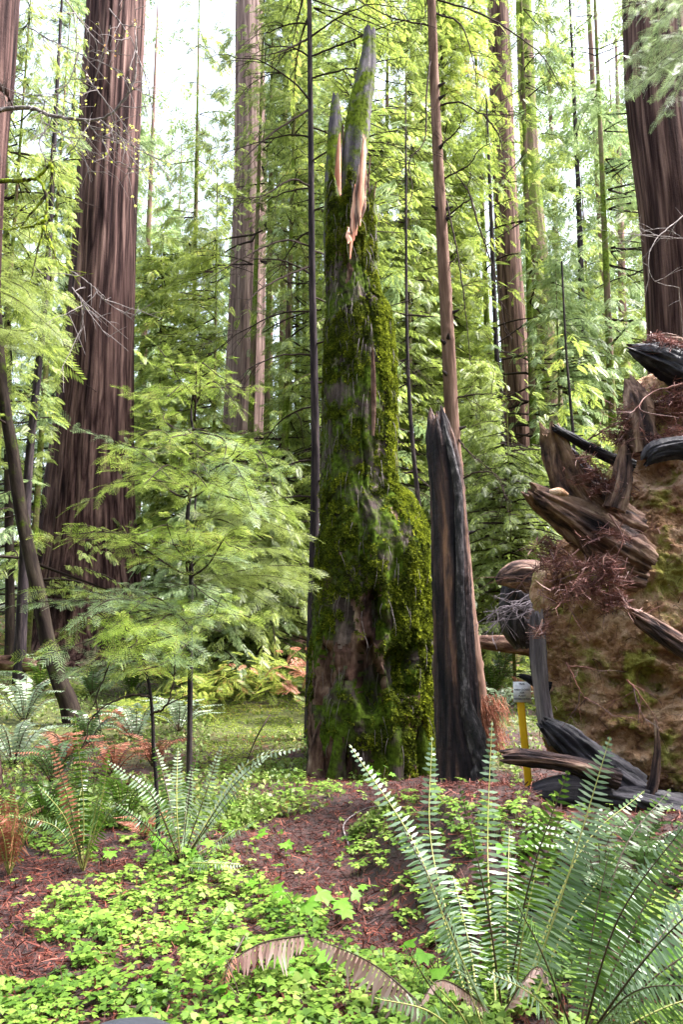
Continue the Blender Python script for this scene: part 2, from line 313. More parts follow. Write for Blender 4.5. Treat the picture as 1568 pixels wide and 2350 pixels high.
def groundmat():
    m, t, o = mat('forest_floor_duff'); L = t.links.new; tc = N(t, 'TexCoord')
    a = N(t, 'TexNoise', i_Scale=9.0, i_Detail=10.0, i_Roughness=.7); L(tc.outputs['Object'], a.inputs['Vector'])
    c = ramp(t, a.outputs[0], [(.3, (.007, .003, .003)), (.45, (.022, .009, .009)), (.58, (.045, .015, .012)), (.75, (.11, .036, .026))])
    b = N(t, 'TexNoise', i_Scale=.55, i_Detail=6.0, i_Roughness=.6); L(tc.outputs['Object'], b.inputs['Vector'])
    sp = N(t, 'SeparateXYZ'); L(tc.outputs['Object'], sp.inputs[0])
    mr = N(t, 'MapRange', i_1=7.5, i_2=12.0, i_3=-.25, i_4=.12); L(sp.outputs[1], mr.inputs[0])
    ad = N(t, 'Math', operation='ADD'); L(b.outputs[0], ad.inputs[0]); L(mr.outputs[0], ad.inputs[1])
    k = ramp(t, ad.outputs[0], [(.48, (0, 0, 0)), (.62, (.8, .8, .8))])
    f = N(t, 'TexNoise', i_Scale=25.0, i_Detail=5.0); L(tc.outputs['Object'], f.inputs['Vector'])
    mc = ramp(t, f.outputs[0], [(.3, (.015, .02, .004)), (.5, (.06, .075, .010)), (.7, (.13, .15, .02))])
    mx = N(t, 'MixRGB'); L(k, mx.inputs[0]); L(c, mx.inputs[1]); L(mc, mx.inputs[2])
    p = N(t, 'BsdfPrincipled', i_Roughness=.75); L(mx.outputs[0], p.inputs['Base Color'])
    bp = N(t, 'Bump', i_Strength=1.0, i_Distance=.03); L(a.outputs[0], bp.inputs['Height']); L(bp.outputs[0], p.inputs['Normal'])
    L(p.outputs[0], o.inputs[0]); return m

# ------------------------------------------------------------------ ground
nu, nv = 420, 520
u = np.linspace(-1, 1, nu); v = np.linspace(0, 1, nv)
gx = np.sign(u) * (6 * np.abs(u) + 154 * np.abs(u) ** 5); gy = -12 + 32 * v + 280 * v ** 7
X, Y_ = np.meshgrid(gx, gy); Z = H(X, Y_)
g = MB(); i, j = np.meshgrid(np.arange(nv - 1), np.arange(nu - 1), indexing='ij'); a = i * nu + j
g.add(np.stack([X, Y_, Z], -1).reshape(-1, 3), np.stack([a, a + 1, a + nu + 1, a + nu], -1).reshape(-1, 4))
tag(g.build('ground', groundmat()), kind='structure')

# ------------------------------------------------------------------ trunks
def px_path(pts, Y, Yend=None):              # (px, py, width) rows -> centres and radii; first row is the top
    C, r = [], []
    for q, row in enumerate(pts):
        yy = Y if Yend is None else Y + (Yend - Y) * q / (len(pts) - 1)
        px, py, wd = row[:3]
        C.append(at(px, py, yy)); r.append(wd / 2 * scl(px, py, yy))
    return np.array(C), np.array(r)
def full_trunk(pts, Y, top=None, flare=1.25, sink=.15):
    """rows top to bottom in the frame; carried on up to height top and down into the ground; returned bottom to top"""
    C, r = px_path(pts, Y); C, r = C[::-1], r[::-1]
    x, y, _ = C[0]; d = C[0] - C[1]; d = d / max(abs(d[2]), .1); gz = float(H(x, y))
    if C[0, 2] > gz + .05:
        k = C[0, 2] - gz; foot = C[0] + d * k * .8; foot[2] = float(H(foot[0], foot[1])) - sink
        C = np.vstack([foot, C]); r = np.concatenate([[r[0] * flare], r])
    else: C[0, 2] = gz - sink
    if top and C[-1, 2] < top:
        dd = (C[-1] - C[-2]) / (C[-1, 2] - C[-2, 2]); k = top - C[-1, 2]
        C = np.vstack([C, C[-1] + dd * k]); r = np.concatenate([r, [r[-1] * .35]])
    return C, r
def furrow(depth, fa, fz, seed=0, big=.05):
    def f(th, C, r):
        p = np.stack([np.cos(th) * fa, np.sin(th) * fa, C[..., 2] * fz + seed], -1)
        q = np.stack([np.cos(th) * 1.4, np.sin(th) * 1.4, C[..., 2] * .25 + seed], -1)
        return 1 + depth * (ridge(p, 3) - .3) + big * vn(q)
    return f
def root_flare(C, th, r, k=.35): pass

def redwood(name, label, pts, Y, m, top, seg=72, rows=90, depth=.05, fa=5, fz=.12, flare=1.3, cat='tree', group=None, seed=0, crown=None):
    C, r = full_trunk(pts, Y, top, flare); t = thing(name, label, cat, C[0], group)
    mb = MB(); tube(mb, C, r, rows, seg, furrow(depth, fa, fz, seed)); mb.build('trunk', M[m], t)
    return t, C, r

# ------------------------------------------------------------------ foliage
def far_spray(K=9, W=.036):
    V, Fc = [], []
    for k in range(K):
        x = .06 + .945 / K * k; L = .42 * (1 - .62 * abs(x - .3) / .75)
        for s in (-1, 1):
            a = R(48 - 18 * x) * s; d = np.array([math.cos(a), math.sin(a), -.12]); n = np.array([-d[1], d[0], 0]) * W
            p = np.array([x + (.04 if s > 0 else 0), 0, -.22 * x * x]); b = len(V)
            V += [p, p + d * L * .45 + n, p + d * L + np.array([0, 0, -.08 * L]), p + d * L * .5 - n]; Fc.append([b, b + 1, b + 2, b + 3])
    b = len(V); V += [np.array([0, .012, 0]), np.array([0, -.012, 0]), np.array([1.02, 0, -.24])]
    Fc.append([b, b + 1, b + 2, b + 2]); Fc = [f for f in Fc[:-1]]
    return np.array(V), np.array(Fc)
FS = far_spray(); FS2 = far_spray(5, .06)
def near_spray(K=9):
    V, Fc = [], []
    for k in range(K):
        x = .05 + .945 / K * k; L = .46 * (1 - .6 * abs(x - .3) / .75)
        for s in (-1, 1):
            a = R(50 - 15 * x) * s; d = np.array([math.cos(a), math.sin(a), -.15]); e = np.array([-d[1], d[0], .0])
            p = np.array([x + (.05 if s > 0 else 0), 0, -.25 * x * x]); nn = 6
            for q in range(nn):
                tt = (q + .3) / nn; o = p + d * L * tt; l = .040 * math.sin(math.pi * min(1, tt * .75 + .22)) ** .7
                for s2 in (-1, 1):
                    b = len(V); f = d * .6 + e * s2
                    V += [o - d * .012, o + f * l * .55 + d * .016, o + f * l, o + f * l * .4 - d * .004 + d * .0]
                    V[b] = o; V[b + 1] = o + d * .021
                    V[b + 2] = o + f * l + d * .008; V[b + 3] = o + f * l - d * .008
                    Fc.append([b, b + 1, b + 2, b + 3])
    return np.array(V), np.array(Fc)
NS = near_spray(6)
GAPS = [([(325, -400), (535, -400), (530, 60), (470, 130), (500, 250), (420, 300), (345, 290), (325, 200)], .82),
        ([(1285, -300), (1425, -300), (1440, 250), (1340, 200), (1300, 90)], .8),
        ([(1285, 360), (1345, 330), (1440, 420), (1480, 700), (1420, 760), (1330, 720), (1270, 560)], .55),
        ([(1085, 420), (1145, 400), (1155, 760), (1115, 780)], .8),
        ([(850, 120), (950, 130), (950, 250), (860, 240)], .7), ([(380, 300), (520, 300), (540, 560), (320, 420)], .45),
        ([(90, 60), (190, 60), (195, 240), (70, 230)], .6), ([(620, 600), (700, 600), (700, 780), (620, 780)], .6),
        ([(455, 380), (520, 380), (540, 520), (450, 520)], .6), ([(1190, 60), (1230, 60), (1240, 330), (1200, 330)], .6),
        ([(950, 560), (990, 560), (990, 660), (960, 660)], .6)]
FRONT = [([(200, -80), (332, -80), (316, 400), (302, 900), (250, 1180), (85, 1360), (105, 1100), (145, 800), (175, 400)], 20, 1), ([(540, -80), (606, -80), (610, 540), (530, 540)], 30, .75), ([(515, 480), (618, 480), (618, 990), (500, 990)], 30, .97),
         ([(1122, 480), (1200, 480), (1240, 1060), (1150, 1060)], 29, .97), ([(1105, -80), (1175, -80), (1202, 480), (1125, 480)], 29, .8), ([(1225, 700), (1268, 700), (1295, 960), (1240, 960)], 33, .85), ([(1430, 300), (1620, 300), (1620, 900), (1480, 860)], 14, 1), ([(1178, -80), (1230, -80), (1262, 700), (1200, 700)], 33, .8), ([(-60, -80), (42, -80), (8, 430), (-60, 460)], 8.5, 1), ([(-30, 840), (30, 840), (75, 1200), (185, 1620), (110, 1620), (30, 1250)], 12.5, .97), ([(60, 760), (120, 760), (90, 1140), (40, 1140)], 15, .7)]
def gapcull(P):
    x, y, d = project(P); keep = np.ones(len(P), bool); r = rng.random(len(P))
    wob = 30 * fbm(P * .8, 2)
    for poly, pr in GAPS: keep &= ~(inpoly(x + wob, y + wob, poly) & (r < pr))
    for poly, yy, pr in FRONT: keep &= ~(inpoly(x, y + (0 if pr == 1 else 90) * fbm(P * 1.1 + 31, 2), poly) & (P[:, 1] < yy + .5) & (r < pr))
    return keep
def crown(base, C, z0, z1, rad, nb, slen, droop=.35, per=12, m='conifer', parent=None, seed=1, tmpl=None, wood=True, cull=True, up=.15, sector=None, prof=None, jit=.35, hang=.25):
    """foliage of one conifer round the trunk path C between heights z0 and z1"""
    rg = np.random.default_rng(seed); mb = MB(); wd = MB(); pos, fw, upv, ss = [], [], [], []
    cz = C[:, 2]
    for q in range(nb):
        t = (q + rg.random()) / nb; z = z0 + (z1 - z0) * t
        cx = np.interp(z, cz, C[:, 0]); cyy = np.interp(z, cz, C[:, 1])
        az = rg.uniform(*sector) if sector else rg.random() * 2 * math.pi
        L = rad * (prof(t) if prof else (1 - .75 * t)) * rg.uniform(.6, 1.15)
        n = max(3, int(per * L / rad + 1)); s = np.linspace(0.05, 1, n)
        hd = np.array([math.cos(az), math.sin(az), 0]); bend = rg.uniform(-.25, .25) * L; sd_ = np.array([-hd[1], hd[0], 0])
        dz = L * (up * s - droop * s ** 2 * rg.uniform(.6, 1.4))
        P = np.array([cx, cyy, z]) + hd * (L * s)[:, None] + sd_ * (bend * s ** 2)[:, None]; P[:, 2] += dz
        hid = cull and not gapcull(P[len(P) // 2:]).all() and rg.random() < .9
        if wood and not hid: tube(wd, P, .012 * L * (1.05 - s) + .003, 0, 4, cap=False)
        T = nrm(np.gradient(P, axis=0))
        for sgn in (-1, 1, 0):
            k = np.arange(1 if sgn else max(1, n - 3), n); m_ = len(k)
            ang = sgn * rg.uniform(R(35), R(70), m_)
            d = T[k] * np.cos(ang)[:, None] + np.cross(np.array([0, 0, 1.]), T[k]) * np.sin(ang)[:, None]
            d[:, 2] -= rg.uniform(0, 2 * hang, m_); d += rg.normal(0, jit * .3, (m_, 3))
            pos.append(P[k] + rg.normal(0, .04 * slen, (m_, 3))); fw.append(d)
            upv.append(np.array([0, 0, 1.]) + rg.normal(0, jit, (m_, 3))); ss.append(slen * rg.uniform(.55, 1.25, m_) * (1.0 - .35 * s[k] * (sgn != 0)))
    pos = np.concatenate(pos); fw = np.concatenate(fw); upv = np.concatenate(upv); ss = np.concatenate(ss)
    if cull:
        k = gapcull(pos); pos, fw, upv, ss = pos[k], fw[k], upv[k], ss[k]
    gz = H(pos[:, 0], pos[:, 1]); k = pos[:, 2] > gz + .1; pos, fw, upv, ss = pos[k], fw[k], upv[k], ss[k]
    tm = tmpl or FS; mb.stamp(tm[0], tm[1], mats_of(pos, fw, upv, ss))
    if parent is None: return mb, wd
    for v_, f_ in zip(wd.v, wd.f): mb.add(v_, f_, 1)
    mb.build('crown', [M[m], M['twig']], parent, smooth=False)
    return len(pos)

# ------------------------------------------------------------------ standing redwoods and trunks seen in the photograph
t, C, r = redwood('redwood_tree', 'reddish brown redwood trunk cut off by the left edge of the picture', [(-18, -40, 118), (-40, 250, 118), (-58, 450, 122), (-75, 900, 130), (-90, 1600, 150)], 8.5, 'redwood', 22, depth=.06, fz=.1, seed=3)
redwood('redwood_tree', 'thickest redwood, deeply furrowed with a flared dark base behind the bright sapling',
        [(268, -20, 124), (247, 400, 134), (226, 800, 152), (208, 1100, 190), (200, 1300, 232), (195, 1420, 275), (192, 1500, 320)], 20, 'redwood', 45, seg=128, rows=140, depth=.06, fa=8, fz=.07, flare=1.15, seed=11)
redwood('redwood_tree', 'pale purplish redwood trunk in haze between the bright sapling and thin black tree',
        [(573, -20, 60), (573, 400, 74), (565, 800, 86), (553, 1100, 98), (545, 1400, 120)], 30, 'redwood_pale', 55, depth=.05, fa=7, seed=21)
redwood('redwood_tree', 'dark barked redwood trunk at the right edge rising behind the upturned roots',
        [(1500, -20, 130), (1515, 250, 138), (1545, 500, 142), (1563, 700, 150), (1572, 900, 156), (1585, 1300, 175)], 14, 'redwood', 30, seg=96, depth=.05, fa=7, seed=31)
t8 = redwood('redwood_tree', 'straight brown redwood trunk beside the bright sky gap right of the tall thin tree',
        [(1142, -20, 46), (1158, 400, 51), (1175, 700, 58), (1196, 1050, 66), (1206, 1300, 74)], 29, 'redwood_mid', 50, depth=.05, fa=7, seed=41)
redwood('redwood_tree', 'mossy green trunk half hidden in leaves, second big trunk right of the tall thin tree',
        [(1202, -20, 34), (1214, 300, 38), (1228, 500, 43), (1246, 700, 48), (1265, 950, 56), (1275, 1200, 64)], 33, 'mossy_far', 50, depth=.05, fa=6, seed=51)
SL = [  # label, rows, Y, material, top
 ('slim brown trunk standing right of the mossy green trunk, above the upturned root prong', [(1322, 300, 9), (1330, 480, 12), (1336, 700, 14), (1345, 1000, 17), (1350, 1250, 19)], 24, 'dark_bark', 24),
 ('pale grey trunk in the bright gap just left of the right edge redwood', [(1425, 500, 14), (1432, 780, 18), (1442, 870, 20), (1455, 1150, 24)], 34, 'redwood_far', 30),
 ('slim dark knobby tree between the left edge and the thickest redwood', [(125, 300, 10), (108, 620, 13), (96, 760, 15), (75, 960, 17), (62, 1120, 19), (50, 1400, 24)], 15, 'dark_bark', 16),
 ('narrow trunk standing close to the right side of the tall pale purplish redwood', [(622, 300, 8), (618, 600, 11), (612, 950, 14), (606, 1300, 17)], 26, 'mossy_far', 24),
 ('very thin hazy trunk midway between the pale purplish redwood and the thin black tree', [(684, 300, 6), (683, 650, 8), (683, 1000, 10), (680, 1350, 12)], 27, 'mossy_far', 22),
 ('thin dark tree bowing to the right just right of the mossy snag', [(932, 400, 5), (934, 740, 7), (942, 950, 9), (955, 1100, 10), (968, 1210, 11), (985, 1400, 13)], 15, 'dark_bark', 13),
 ('hazy brown trunk seen between the mossy snag and the tall thin tree', [(965, 200, 14), (972, 470, 17), (978, 700, 20), (985, 950, 23), (990, 1250, 27)], 28, 'mossy_far', 28),
 ('pencil thin black sapling below the bright gap on the right', [(1290, 600, 4), (1300, 800, 5), (1308, 900, 6), (1318, 1020, 7), (1325, 1200, 8)], 17, 'dark_bark', 9),
 ('thin dark trunk touching the left side of the straight brown redwood', [(1128, 500, 9), (1140, 800, 11), (1155, 1000, 12), (1160, 1250, 14)], 22, 'dark_bark', 18),
 ('slim dim trunk at the left edge behind the curved mossy tree', [(12, 400, 12), (16, 700, 15), (18, 1000, 18), (22, 1400, 20)], 17, 'mossy_bark', 18),
]
for q, (lb, rows_, Yq, mm, tp) in enumerate(SL):
    C, r = full_trunk(rows_, Yq, tp, 1.3); t = thing('slender_tree', lb, 'tree', C[0]); mb = MB()
    tube(mb, C, r, 40, 14, furrow(.08, 3, .8, q)); mb.build('trunk', M[mm], t)
    z0 = max(C[0, 2] + 2.5, 3.0)
    crown(C[0], C, z0, tp - .5, 1.9, 34 if Yq > 15 else 26, .36, m=['conifer', 'conifer_gold', 'conifer_cool'][q % 3], parent=t, seed=100 + q, per=12)

def bare_branch(mb, p0, az, L, rise, droop, rg, r0=.012, subs=5, depth=0, n=14):
    s = np.linspace(0, 1, n); hd = np.array([math.cos(az), math.sin(az), 0]); sd_ = np.array([-hd[1], hd[0], 0])
    P = p0 + hd * (L * s)[:, None] + sd_ * (L * .12 * np.sin(s * rg.uniform(2, 5) + rg.uniform(0, 6)) - L * .12 * math.sin(0))[:, None] * s[:, None]
    P[:, 2] += L * (rise * s - droop * s ** 2); P[1:] += rg.normal(0, .012 * L, (n - 1, 3)) * s[1:, None]
    tube(mb, P, r0 * (1.08 - s) + .0018, 0, 5, cap=False)
    if depth < 2:
        for k in range(subs):
            i_ = int(rg.integers(int(n * .25), n - 1)); bare_branch(mb, P[i_], az + rg.choice([-1, 1]) * rg.uniform(.4, 1.1), L * rg.uniform(.25, .5), rise * .5 - .1, droop * rg.uniform(.5, 1.6), rg, r0 * (1.1 - s[i_]) * .6, max(2, subs - 2), depth + 1, 9)
def px_branch(mb, rows_, r0, r1, n=26, seg=7, rg=None, twigs=0, tw_len=.4, tips=None):
    """limb drawn through frame points (px, py, Y)"""
    P = np.array([at(*q) for q in rows_]); P = spline(P, n); s = np.linspace(0, 1, n)
    if rg is not None: P[1:] += rg.normal(0, .004, (n - 1, 3))
    tube(mb, P, r0 * (1 - s) + r1 * s, 0, seg, cap=False)
    if twigs:
        T = nrm(np.gradient(P, axis=0))
        for k in range(twigs):
            i_ = int(rg.integers(2, n)); d = T[i_] + rg.normal(0, .9, 3); d /= np.linalg.norm(d); L = tw_len * rg.uniform(.4, 1.2)
            q = np.linspace(0, 1, 8); b = rg.normal(0, .25, 3) + np.array([0, 0, -.15])
            Q = P[i_] + d * (q * L)[:, None] + b * (q ** 2 * L)[:, None] + rg.normal(0, .01 * L, (8, 3)); Q[0] = P[i_]
            tube(mb, Q, .0045 * (1.1 - q) + .0012, 0, 4, cap=False)
            if tips is not None: tips.append(Q[3:])
            for k2 in range(2):
                j_ = int(rg.integers(3, 8)); d2 = d + rg.normal(0, .6, 3); Q2 = Q[j_] + d2 * (q * L * .45)[:, None] + np.array([0, 0, -.1]) * (q ** 2 * L)[:, None]
                tube(mb, Q2, .0025 * (1.1 - q) + .001, 0, 3, cap=False)
                if tips is not None: tips.append(Q2[3:])
    return P

# thin black tree left of the snag
rg = np.random.default_rng(5)
C, r = full_trunk([(710, -20, 10), (713, 300, 12), (716, 600, 15), (722, 900, 18), (724, 1100, 20), (718, 1350, 22), (712, 1600, 24)], 11.5, 16, 1.2)
t = thing('slender_tree', 'thin black tree with bare drooping twigs just left of the mossy snag', 'tree', C[0])
mb = MB(); tube(mb, C, r, 70, 14, furrow(.08, 3, 1.2, 4)); mb.build('trunk', M['dark_bark'], t)
for k in range(30):
    z = 3.2 + k * .36 + rg.uniform(-.1, .1); p = np.array([np.interp(z, C[:, 2], C[:, 0]), C[0, 1], z])
    b = MB(); bare_branch(b, p, (rg.uniform(2.2, 4.0) if k % 2 else rg.uniform(-.9, .9)), rg.uniform(.9, 2.0), rg.uniform(.1, .45), rg.uniform(.3, .8), rg, .014, 5); b.build('branch', M['twig'], t)
crown(C[0], C, 11.5, 15.8, 2.2, 50, .17, m='conifer_gold', parent=t, seed=51, per=22)
# authored limbs
def limbs(t, defs, m, r0=.018, rgs=3, tw=8, twl=.5):
    rg = np.random.default_rng(rgs)
    for rows_ in defs:
        b = MB(); px_branch(b, rows_, r0, .004, 26, 6, rg, tw, twl); b.build('branch', M[m], t)
limbs(t, [[(712, 430, 11.5), (670, 412, 11.2), (600, 450, 10.8), (520, 455, 10.5)], [(712, 565, 11.5), (650, 552, 11.2), (560, 590, 10.8), (480, 640, 10.4)],
          [(714, 610, 11.5), (640, 640, 11.1), (570, 690, 10.7), (525, 790, 10.5)], [(710, 250, 11.5), (620, 310, 11.1), (550, 380, 10.8), (545, 450, 10.6)],
          [(712, 130, 11.5), (800, 95, 11.2), (900, 55, 10.9), (985, 40, 10.8)], [(706, 90, 11.5), (640, 120, 11.2), (560, 130, 11)]], 'twig')

# tall thin brown trunk with knots
C, r = full_trunk([(990, -20, 19), (1000, 250, 22), (1013, 500, 26), (1030, 800, 31), (1040, 1000, 33), (1062, 1250, 34), (1078, 1430, 36), (1098, 1600, 42)], 11, 17, 1.3)
t = thing('slender_tree', 'tall thin pinkish brown trunk with dark knots and bare limbs rising behind the charred stump', 'tree', C[0])
def knots(th, Cc, rr):
    f = furrow(.05, 3, .8, 2)(th, Cc, rr); kr = np.random.default_rng(12)
    for q in range(38):
        z = kr.uniform(1, 13); a0 = kr.uniform(3.2, 6.2); f = f + .16 * np.exp(-((th - a0) / .28) ** 2 - ((Cc[..., 2] - z) / .035) ** 2)
    return f
mb = MB(); tube(mb, C, r, 420, 28, knots); mb.build('trunk', M['thin_bark'], t)
kr = np.random.default_rng(12)
for q in range(16):
    z = kr.uniform(2.5, 10.5); cx = np.interp(z, C[:, 2], C[:, 0]); rr = np.interp(z, C[:, 2], r); b = MB(); a0 = kr.uniform(-2.9, -.2)
    d = np.array([math.cos(a0), math.sin(a0), .25]); p = np.array([cx, C[0, 1], z]) + d * rr * .8
    tube(b, [p, p + d * .06, p + d * .12], [.035, .022, .012], 0, 7, jag=.01); b.build('knot', M['dark_bark'], t)
limbs(t, [[(1010, 242, 11), (1055, 235, 10.8), (1110, 262, 10.6), (1190, 262, 10.4)], [(1110, 262, 10.6), (1145, 310, 10.5), (1160, 380, 10.4)],
          [(1020, 410, 11), (1075, 380, 10.8), (1100, 345, 10.7), (1140, 320, 10.6)], [(1016, 330, 11), (1050, 300, 10.8), (1060, 270, 10.7)],
          [(1022, 500, 11), (1060, 470, 10.8), (1080, 450, 10.7), (1040, 390, 10.7), (1015, 360, 10.7)],
          [(990, 130, 11), (980, 200, 10.7), (975, 320, 10.5), (940, 370, 10.4), (945, 450, 10.3), (900, 540, 10.2)],
          [(992, 60, 11), (900, 40, 10.8), (830, 5, 10.6), (780, -20, 10.5)], [(1000, 30, 11), (1060, 60, 10.7), (1090, 160, 10.5), (1094, 230, 10.4)],
          [(1005, 0, 11), (1100, 30, 10.7), (1200, 90, 10.4), (1255, 140, 10.2), (1300, 225, 10.1)], [(1080, 450, 10.7), (1100, 520, 10.5), (1140, 640, 10.4), (1160, 760, 10.3)],
          [(1025, 460, 11), (1050, 580, 10.7), (1070, 720, 10.5), (1080, 840, 10.4)], [(1028, 605, 11), (1050, 592, 10.9)],
          [(1044, 915, 11), (1090, 905, 10.8), (1140, 905, 10.7)], [(1048, 1110, 11), (1090, 1085, 10.8), (1140, 1090, 10.6), (1160, 1140, 10.5)],
          [(1046, 1000, 11), (1080, 1040, 10.7), (1130, 1080, 10.5)]], 'twig', .016, 8, 6, .45)
crown(C[0], C, 12, 16.8, 2.4, 50, .17, m='conifer_gold', parent=t, seed=52, per=22)
b = MB(); rg = np.random.default_rng(66); base = C[0]
for q in range(520):                                         # shaggy red tuft at its foot
    p = np.array([C[1, 0] + rg.normal(.12, .10), C[0, 1] - .25 + rg.normal(0, .05), float(H(C[0, 0], C[0, 1])) + rg.uniform(0, .75)]); s = np.linspace(0, 1, 5)
    tube(b, p + np.array([rg.normal(0, .06), rg.normal(0, .04), -.18]) * s[:, None] + np.array([.05, 0, 0]) * (s ** 2)[:, None], .005 * (1.1 - s), 0, 3, cap=False)
b.build('shaggy_bark', M['fern_dead'], t)

# curved mossy tree at the left edge
C, r = full_trunk([(-12, 600, 20), (-6, 760, 22), (6, 900, 24), (30, 1050, 26), (45, 1160, 28), (62, 1250, 29), (85, 1350, 31), (108, 1470, 33), (135, 1560, 36), (160, 1625, 42)], 12.5, 8, 1.1)
t = thing('leaning_tree', 'dark mossy trunk curving out of the left edge down to the ferny slope', 'tree', C[0])
mb = MB(); tube(mb, C, r, 90, 20, furrow(.12, 2.5, 1.4, 9)); mb.build('trunk', M['mossy_bark'], t)
crown(C[0], C, 5, 7.8, 2.0, 14, .5, m='conifer_gold', parent=t, seed=53, per=8)

# ------------------------------------------------------------------ the mossy snag
SN = [(1800, 706, 1010), (1770, 708, 1004), (1700, 704, 1005), (1600, 707, 1002), (1500, 711, 999), (1400, 718, 996), (1300, 722, 993), (1240, 725, 984), (1200, 728, 966), (1150, 733, 925),
      (1110, 736, 910), (1000, 739, 908), (900, 741, 907), (800, 745, 905), (730, 747, 893), (700, 748, 878), (640, 748, 866), (560, 749, 863), (500, 750, 860), (440, 752, 858)]
YS = 10.3
Cs, rs = px_path([((a + b) / 2, y, (b - a)) for y, a, b in SN], YS)
st_ = thing('tree_snag', 'huge broken dead trunk covered in green moss at the centre, splintered at the top', 'dead tree', (Cs[0, 0], YS, float(H(Cs[0, 0], YS))))
CAV = [(-1.66, 1.15, .20, .42, .55), (-1.62, 1.95, .10, .26, .45), (-1.48, 1.72, .10, .2, .3), (-1.2, 1.2, .22, .3, .18), (-.98, 1.35, .05, .38, .45), (-.97, .98, .09, .08, .45), (-.86, .3, .09, .36, .45), (-1.3, .2, .08, .3, .4), (-2.1, .12, .10, .34, .45), (-2.35, 1.2, .2, .3, .10), (-1.45, 3.9, .06, .5, .14), (-1.75, 2.6, .06, .8, .10), (-2.1, 4.6, .05, .9, .12), (-1.2, 6.2, .05, .8, .15)]
def snagdisp(th, C, r):
    thn = (th + np.pi) % (2 * np.pi) - np.pi; z = C[..., 2]
    p = np.stack([np.cos(th) * 3.2, np.sin(th) * 3.2, z * .55], -1); q = np.stack([np.cos(th) * 6, np.sin(th) * 6, z * 2.2], -1)
    f = 1 + .10 * ridge(p, 3) * (np.abs(np.sin(th)) ** 1) - .03 + .06 * fbm(q, 4) * (.3 + .7 * np.abs(np.sin(th)))
    f = f + .03 * vn(q * 3) + .022 * np.abs(vn(q * 6)) + .015 * vn(q * 13)
    for a0, z0, wa, wz, dp in CAV:
        e = ((thn - a0 + .10 * vn(q * 1.3)) / wa) ** 2 + ((z - z0) / wz) ** 2
        f = f - dp * (1 - sm(np.sqrt(e), .75, 1.15))
    return f
mb = MB(); Pn = spline(np.column_stack([Cs, rs]), 420)
Vs = tube(mb, Pn[:, :3], Pn[:, 3], 0, 220, snagdisp, flat=.92, jag=.25, jseed=3)
fz_ = Vs[:-1, :, :]; q_ = fbm(fz_ * np.array([3, 3, 1.3]) + 5, 4); sx_, sy_, _ = project(fz_)
rotk = ((sy_ > 1470) & (sy_ < 1620) & (sx_ > 715) & (sx_ < 880) & (q_ > -.12)) | ((sy_ > 1360) & (sy_ < 1480) & (np.abs(sx_ - 815) < 45) & (q_ > -.05)) | ((sy_ > 1640) & (q_ > .12)) | (q_ > .36)
rotk &= fz_[..., 1] < YS + .3; mb.m[0] = np.where(rotk.ravel(), 1, 0); mb.build('trunk', [M['snag'], M['rot']], st_)
def slab(name, rows_, Y, m, flat=.5, jag=.12, seed=1, seg=28, par=st_, n=60, Yend=None):
    Cc, rr = px_path(rows_, Y, Yend); mb = MB()
    tube(mb, Cc[::-1], rr[::-1], n, seg, lambda th, C, r: 1 + .14 * ridge(np.stack([np.cos(th) * 2.2, np.sin(th) * 2.2, C[..., 2] * .9 + seed], -1), 3) + .08 * vn(np.stack([np.cos(th) * 5, np.sin(th) * 5, C[..., 2] * 5], -1)), flat=flat, jag=jag, jseed=seed)
    return mb.build(name, M[m], par)
slab('spire', [(848, 60, 24), (846, 120, 32), (838, 180, 42), (826, 250, 48), (818, 330, 50), (812, 420, 52), (806, 520, 50), (802, 640, 60)], YS + .05, 'snag_top', .6, .06, 4, 40, n=110)
slab('spire', [(771, 212, 12), (770, 260, 24), (768, 320, 32), (766, 400, 36), (766, 500, 42), (772, 620, 50)], YS, 'snag_top', .6, .08, 8, n=80)
slab('spire', [(784, 285, 8), (783, 330, 16), (783, 400, 20), (783, 520, 28)], YS + .12, 'rot', .6, .05, 12)
slab('spire', [(852, 462, 18), (850, 500, 30), (846, 560, 34), (842, 660, 44)], YS - .06, 'snag_top', .6, .08, 15)
kr = np.random.default_rng(41)
for q in range(11):
    x0 = 807 + 2.9 * q + kr.normal(0, 1.5); top_ = 300 + 70 * abs(q - 8) * .35 + kr.uniform(-25, 40); bot_ = 600 - 9 * q + kr.uniform(-50, 20); sh_ = -.05
    f_ = lambda y: x0 + (y - 450) * sh_ + kr.normal(0, 1.0)
    ys_ = np.linspace(top_, bot_, 6); ww = kr.uniform(6, 11)
    slab('split_wood', [(f_(y), y, ww * (.25 if k_ in (0, 5) else kr.uniform(.8, 1.3))) for k_, y in enumerate(ys_)], YS - .33 - kr.uniform(0, .04), ['split', 'split', 'rot', 'split'][q % 4], .6, .07, 60 + q, 14, n=50, Yend=YS - .66 - kr.uniform(0, .03))
kr = np.random.default_rng(4)
for q in range(26):
    a0 = 2 * math.pi * q / 26 + kr.uniform(-.1, .1); x_ = 806 + 50 * math.cos(a0); h_ = kr.uniform(15, 90) * (1 if q % 3 else 1.6); x_ = float(np.clip(x_, 757, 856))
    slab('splinter', [(x_ + kr.normal(0, 5), 500 - h_, 2), (x_, 520 - h_ * .5, kr.uniform(5, 11)), (x_, 545, kr.uniform(8, 14))], YS + .26 * math.sin(a0), ['rot', 'snag_top', 'split', 'rot'][q % 4], .4, .04, q, 12, n=16)
slab('split_wood', [(779, 310, 5), (777, 360, 10), (775, 440, 14), (773, 520, 10)], YS - .16, 'split', .35, .08, 21)
slab('split_wood', [(855, 800, 5), (857, 860, 10), (858, 940, 10), (856, 1000, 6)], YS - .80, 'rot', .35, .08, 24)
